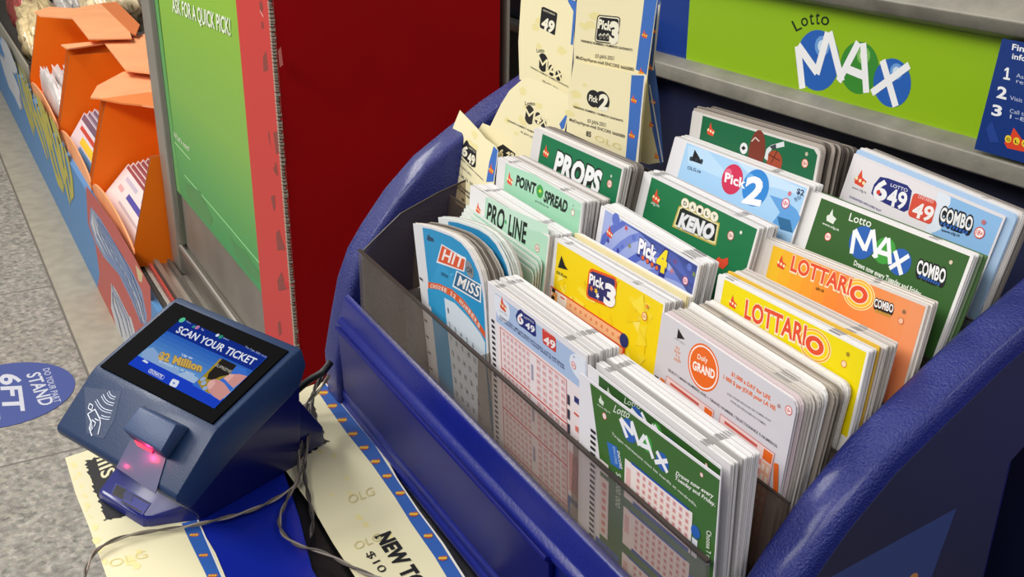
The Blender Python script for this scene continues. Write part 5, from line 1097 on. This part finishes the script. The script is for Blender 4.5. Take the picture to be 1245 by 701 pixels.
# contactless mark on the front face
fa, fb_ = T(0, .0545, .0668), T(0, .0790, .0440)
c = Card(fa+Vector((0, 0, 0)), TU, fb_-fa, step=.00003, rough=.4); c.O = c.O+c.N*.00012; c.Z = (100, 460, 3.894)
wv = '#dfe6f4'
for (x0_, y0_, x1_, y1_, bow) in ((122, 62, 156, 92, 7), (95, 78, 150, 122, 10), (66, 102, 140, 158, 13), (88, 178, 132, 188, 3)):
    P_ = []
    for k in range(7): t = k/6; P_.append((x0_+(x1_-x0_)*t-bow*math.sin(math.pi*t)*.7, y0_+(y1_-y0_)*t+bow*math.sin(math.pi*t)))
    c.line(P_, .00165, wv)
for (x0_, y0_, x1_, y1_, bow) in ((122, 62, 156, 92, 7), (95, 78, 150, 122, 10), (66, 102, 140, 158, 13), (88, 178, 132, 188, 3)):
    P_ = []
    for k in range(7): t = k/6; P_.append((x0_+(x1_-x0_)*t-bow*math.sin(math.pi*t)*.7, y0_+(y1_-y0_)*t+bow*math.sin(math.pi*t)))
    c.line(P_, .0009, '#1c3a66')
c.line([(36, 118), (30, 140), (46, 152), (52, 128), (36, 118)], .0005, wv); c.line([(28, 168), (62, 146), (85, 190), (88, 215), (76, 265)], .0006, wv); c.line([(28, 168), (44, 205), (35, 235), (48, 272)], .0006, wv)
c.line([(48, 195), (66, 210), (58, 228)], .0005, wv); c.line([(62, 190), (80, 200)], .0005, wv)
for k in range(4): c.line([(36+k*1, 232+k*8), (48+k*2, 205+k*9)], .0004, wv)
ct_ = [c.uv(p) for p in ((10, 40), (185, 60), (150, 200), (100, 285), (20, 260))]
oo = c.build('contactless_mark', ct_, .00008, TB, sc); oo['label'] = 'white contactless payment mark'
# reader hood with the red light under it
def FP(px, lift=0):
    d = ray(px, (100, 460, 3.894)); n = c.N; O = fa+n*lift; t = n.dot(O)/n.dot(d); return d*t
hN = c.N; lift = .0115
top = [(272, 132), (445, 215), (370, 348), (186, 236)]
tp = [FP(p, lift) for p in top]; ctr = sum(tp, Vector())/4
low = [T(.026, .0560, .0655), T(.0935, .0560, .0655), T(.0880, .0690, .0535), T(.024, .0690, .0535)]
low = [FP(p, .0002) for p in ((280, 120), (510, 232), (405, 385), (232, 282))]
mb = MB(); mb.add(tp+low, [[0, 1, 2, 3], [0, 4, 5, 1], [1, 5, 6, 2], [2, 6, 7, 3], [3, 7, 4, 0], [7, 6, 5, 4]], mat('#3a4e74', .45, bump=.15, bscale=1200)); hood = mb.build('reader_hood', sc, .0012)
wn = [FP(p, .0007) for p in ((232, 282), (395, 378), (345, 545), (160, 420))]
mb = MB(); mb.prism(wn, -hN*.0004, mat('#343a66', .35, coat=.1)); mb.build('reader_window', hood)
ln = [FP(p, .0016) for p in ((245, 290), (335, 335), (328, 352), (262, 318))]
mb = MB(); mb.prism(ln, -hN*.0004, mat('#ff1440', .4, 2.5)); oo = mb.build('red_light', hood); oo['label'] = 'glowing red scan light'
pl = bpy.data.lights.new('scan_light', 'POINT'); pl.energy = .010; pl.color = (1, .03, .12); pl.shadow_soft_size = .0015
plo = bpy.data.objects.new('scan_light', pl); COL.objects.link(plo); plo.location = FP((285, 350), .005); plo.parent = sc; plo.matrix_parent_inverse = Matrix.Translation(-sc.location)
pl = bpy.data.lights.new('scan_light', 'POINT'); pl.energy = .002; pl.color = (1, .03, .12); pl.shadow_soft_size = .001
plo = bpy.data.objects.new('scan_light', pl); COL.objects.link(plo); plo.location = FP((180, 400), .003); plo.parent = sc; plo.matrix_parent_inverse = Matrix.Translation(-sc.location)

# ---- wires
def wire(pxz, r, name, label, strands=2, cols=('#8a8078', '#5c554e'), tw=.028):
    base = smooth_path([on(p, 2, z) for p, z in pxz], 10); mb = MB()
    for s_ in range(strands):
        path = []; L_ = 0
        for i, p in enumerate(base):
            t = (base[min(i+1, len(base)-1)]-base[max(i-1, 0)]).normalized(); L_ += (p-base[i-1]).length if i else 0
            a = t.cross(Vector((0, 0, 1))).normalized(); b = a.cross(t); an = L_/tw*2*math.pi+s_*2*math.pi/strands
            path.append(p+a*(math.cos(an)*r*.9)+b*(math.sin(an)*r*.9))
        mb.tube(path, r, mat(cols[s_ % len(cols)], .45), 6)
    return tag(mb.build(name), label, 'wire')
z1 = ZS+.0062
wire([((396, 452), ZS+.03), ((384, 468), ZS+.028), ((378, 500), ZS+.022), ((374, 540), ZS+.014), ((366, 572), ZS+.010), ((350, 605), z1), ((340, 630), z1), ((344, 648), z1), ((362, 662), z1), ((395, 672), z1), ((430, 690), z1), ((470, 706), z1)], .00062, 'twisted_wire', 'twisted grey wire looping down from the stand corner to the bottom edge')
wire([((400, 456), ZS+.034), ((388, 474), ZS+.030), ((372, 492), ZS+.026), ((370, 520), ZS+.018), ((364, 550), ZS+.012), ((362, 585), ZS+.0085), ((345, 600), z1), ((310, 618), z1), ((270, 630), z1+.001), ((225, 640), z1), ((180, 646), z1), ((145, 654), z1), ((118, 668), z1), ((106, 688), z1-.0005), ((102, 706), z1-.0005)], .00062, 'twisted_wire', 'thin twisted wire running left below the scanner across the yellowed paper', cols=('#9a9084', '#665e54'))
wire([((392, 458), ZS+.030), ((380, 480), ZS+.024), ((376, 512), ZS+.018), ((372, 545), ZS+.012), ((370, 575), ZS+.009), ((376, 608), z1), ((380, 632), z1-.001), ((378, 652), z1)], .0007, 'twisted_wire', 'dark twisted wire hanging down beside the scanner to the black gap', cols=('#3a3632', '#55504a'))
mb = MB(); pth = smooth_path([on(p, 2, z) for p, z in (((352, 488), ZS+.016), ((362, 474), ZS+.022), ((376, 462), ZS+.03), ((392, 452), ZS+.036), ((402, 440), ZS+.04))], 8)
mb.tube(pth, .0022, mat('#15151a', .5), 8); tag(mb.build('power_cable'), 'thick black cable between the scanner back and the stand corner', 'cable')

# ---- behind the right side panel
o = MB().box((-.19, .43, ZS+.0005), (.12, .62, ZS+.075), mat('#1226c8', .35, coat=.3)).build('plastic_tray', bevel=.004); tag(o, 'bright blue plastic tray behind the right side of the stand', 'tray')
o = MB().box((-.30, .66, ZS+.0005), (.2, .76, ZS+.16), mat('#7d5f3e', .6, mott=.4, mscale=40)).build('cardboard_carton', bevel=.002); tag(o, 'brown patterned carton behind the blue tray', 'box')
bpy.context.view_layer.update()
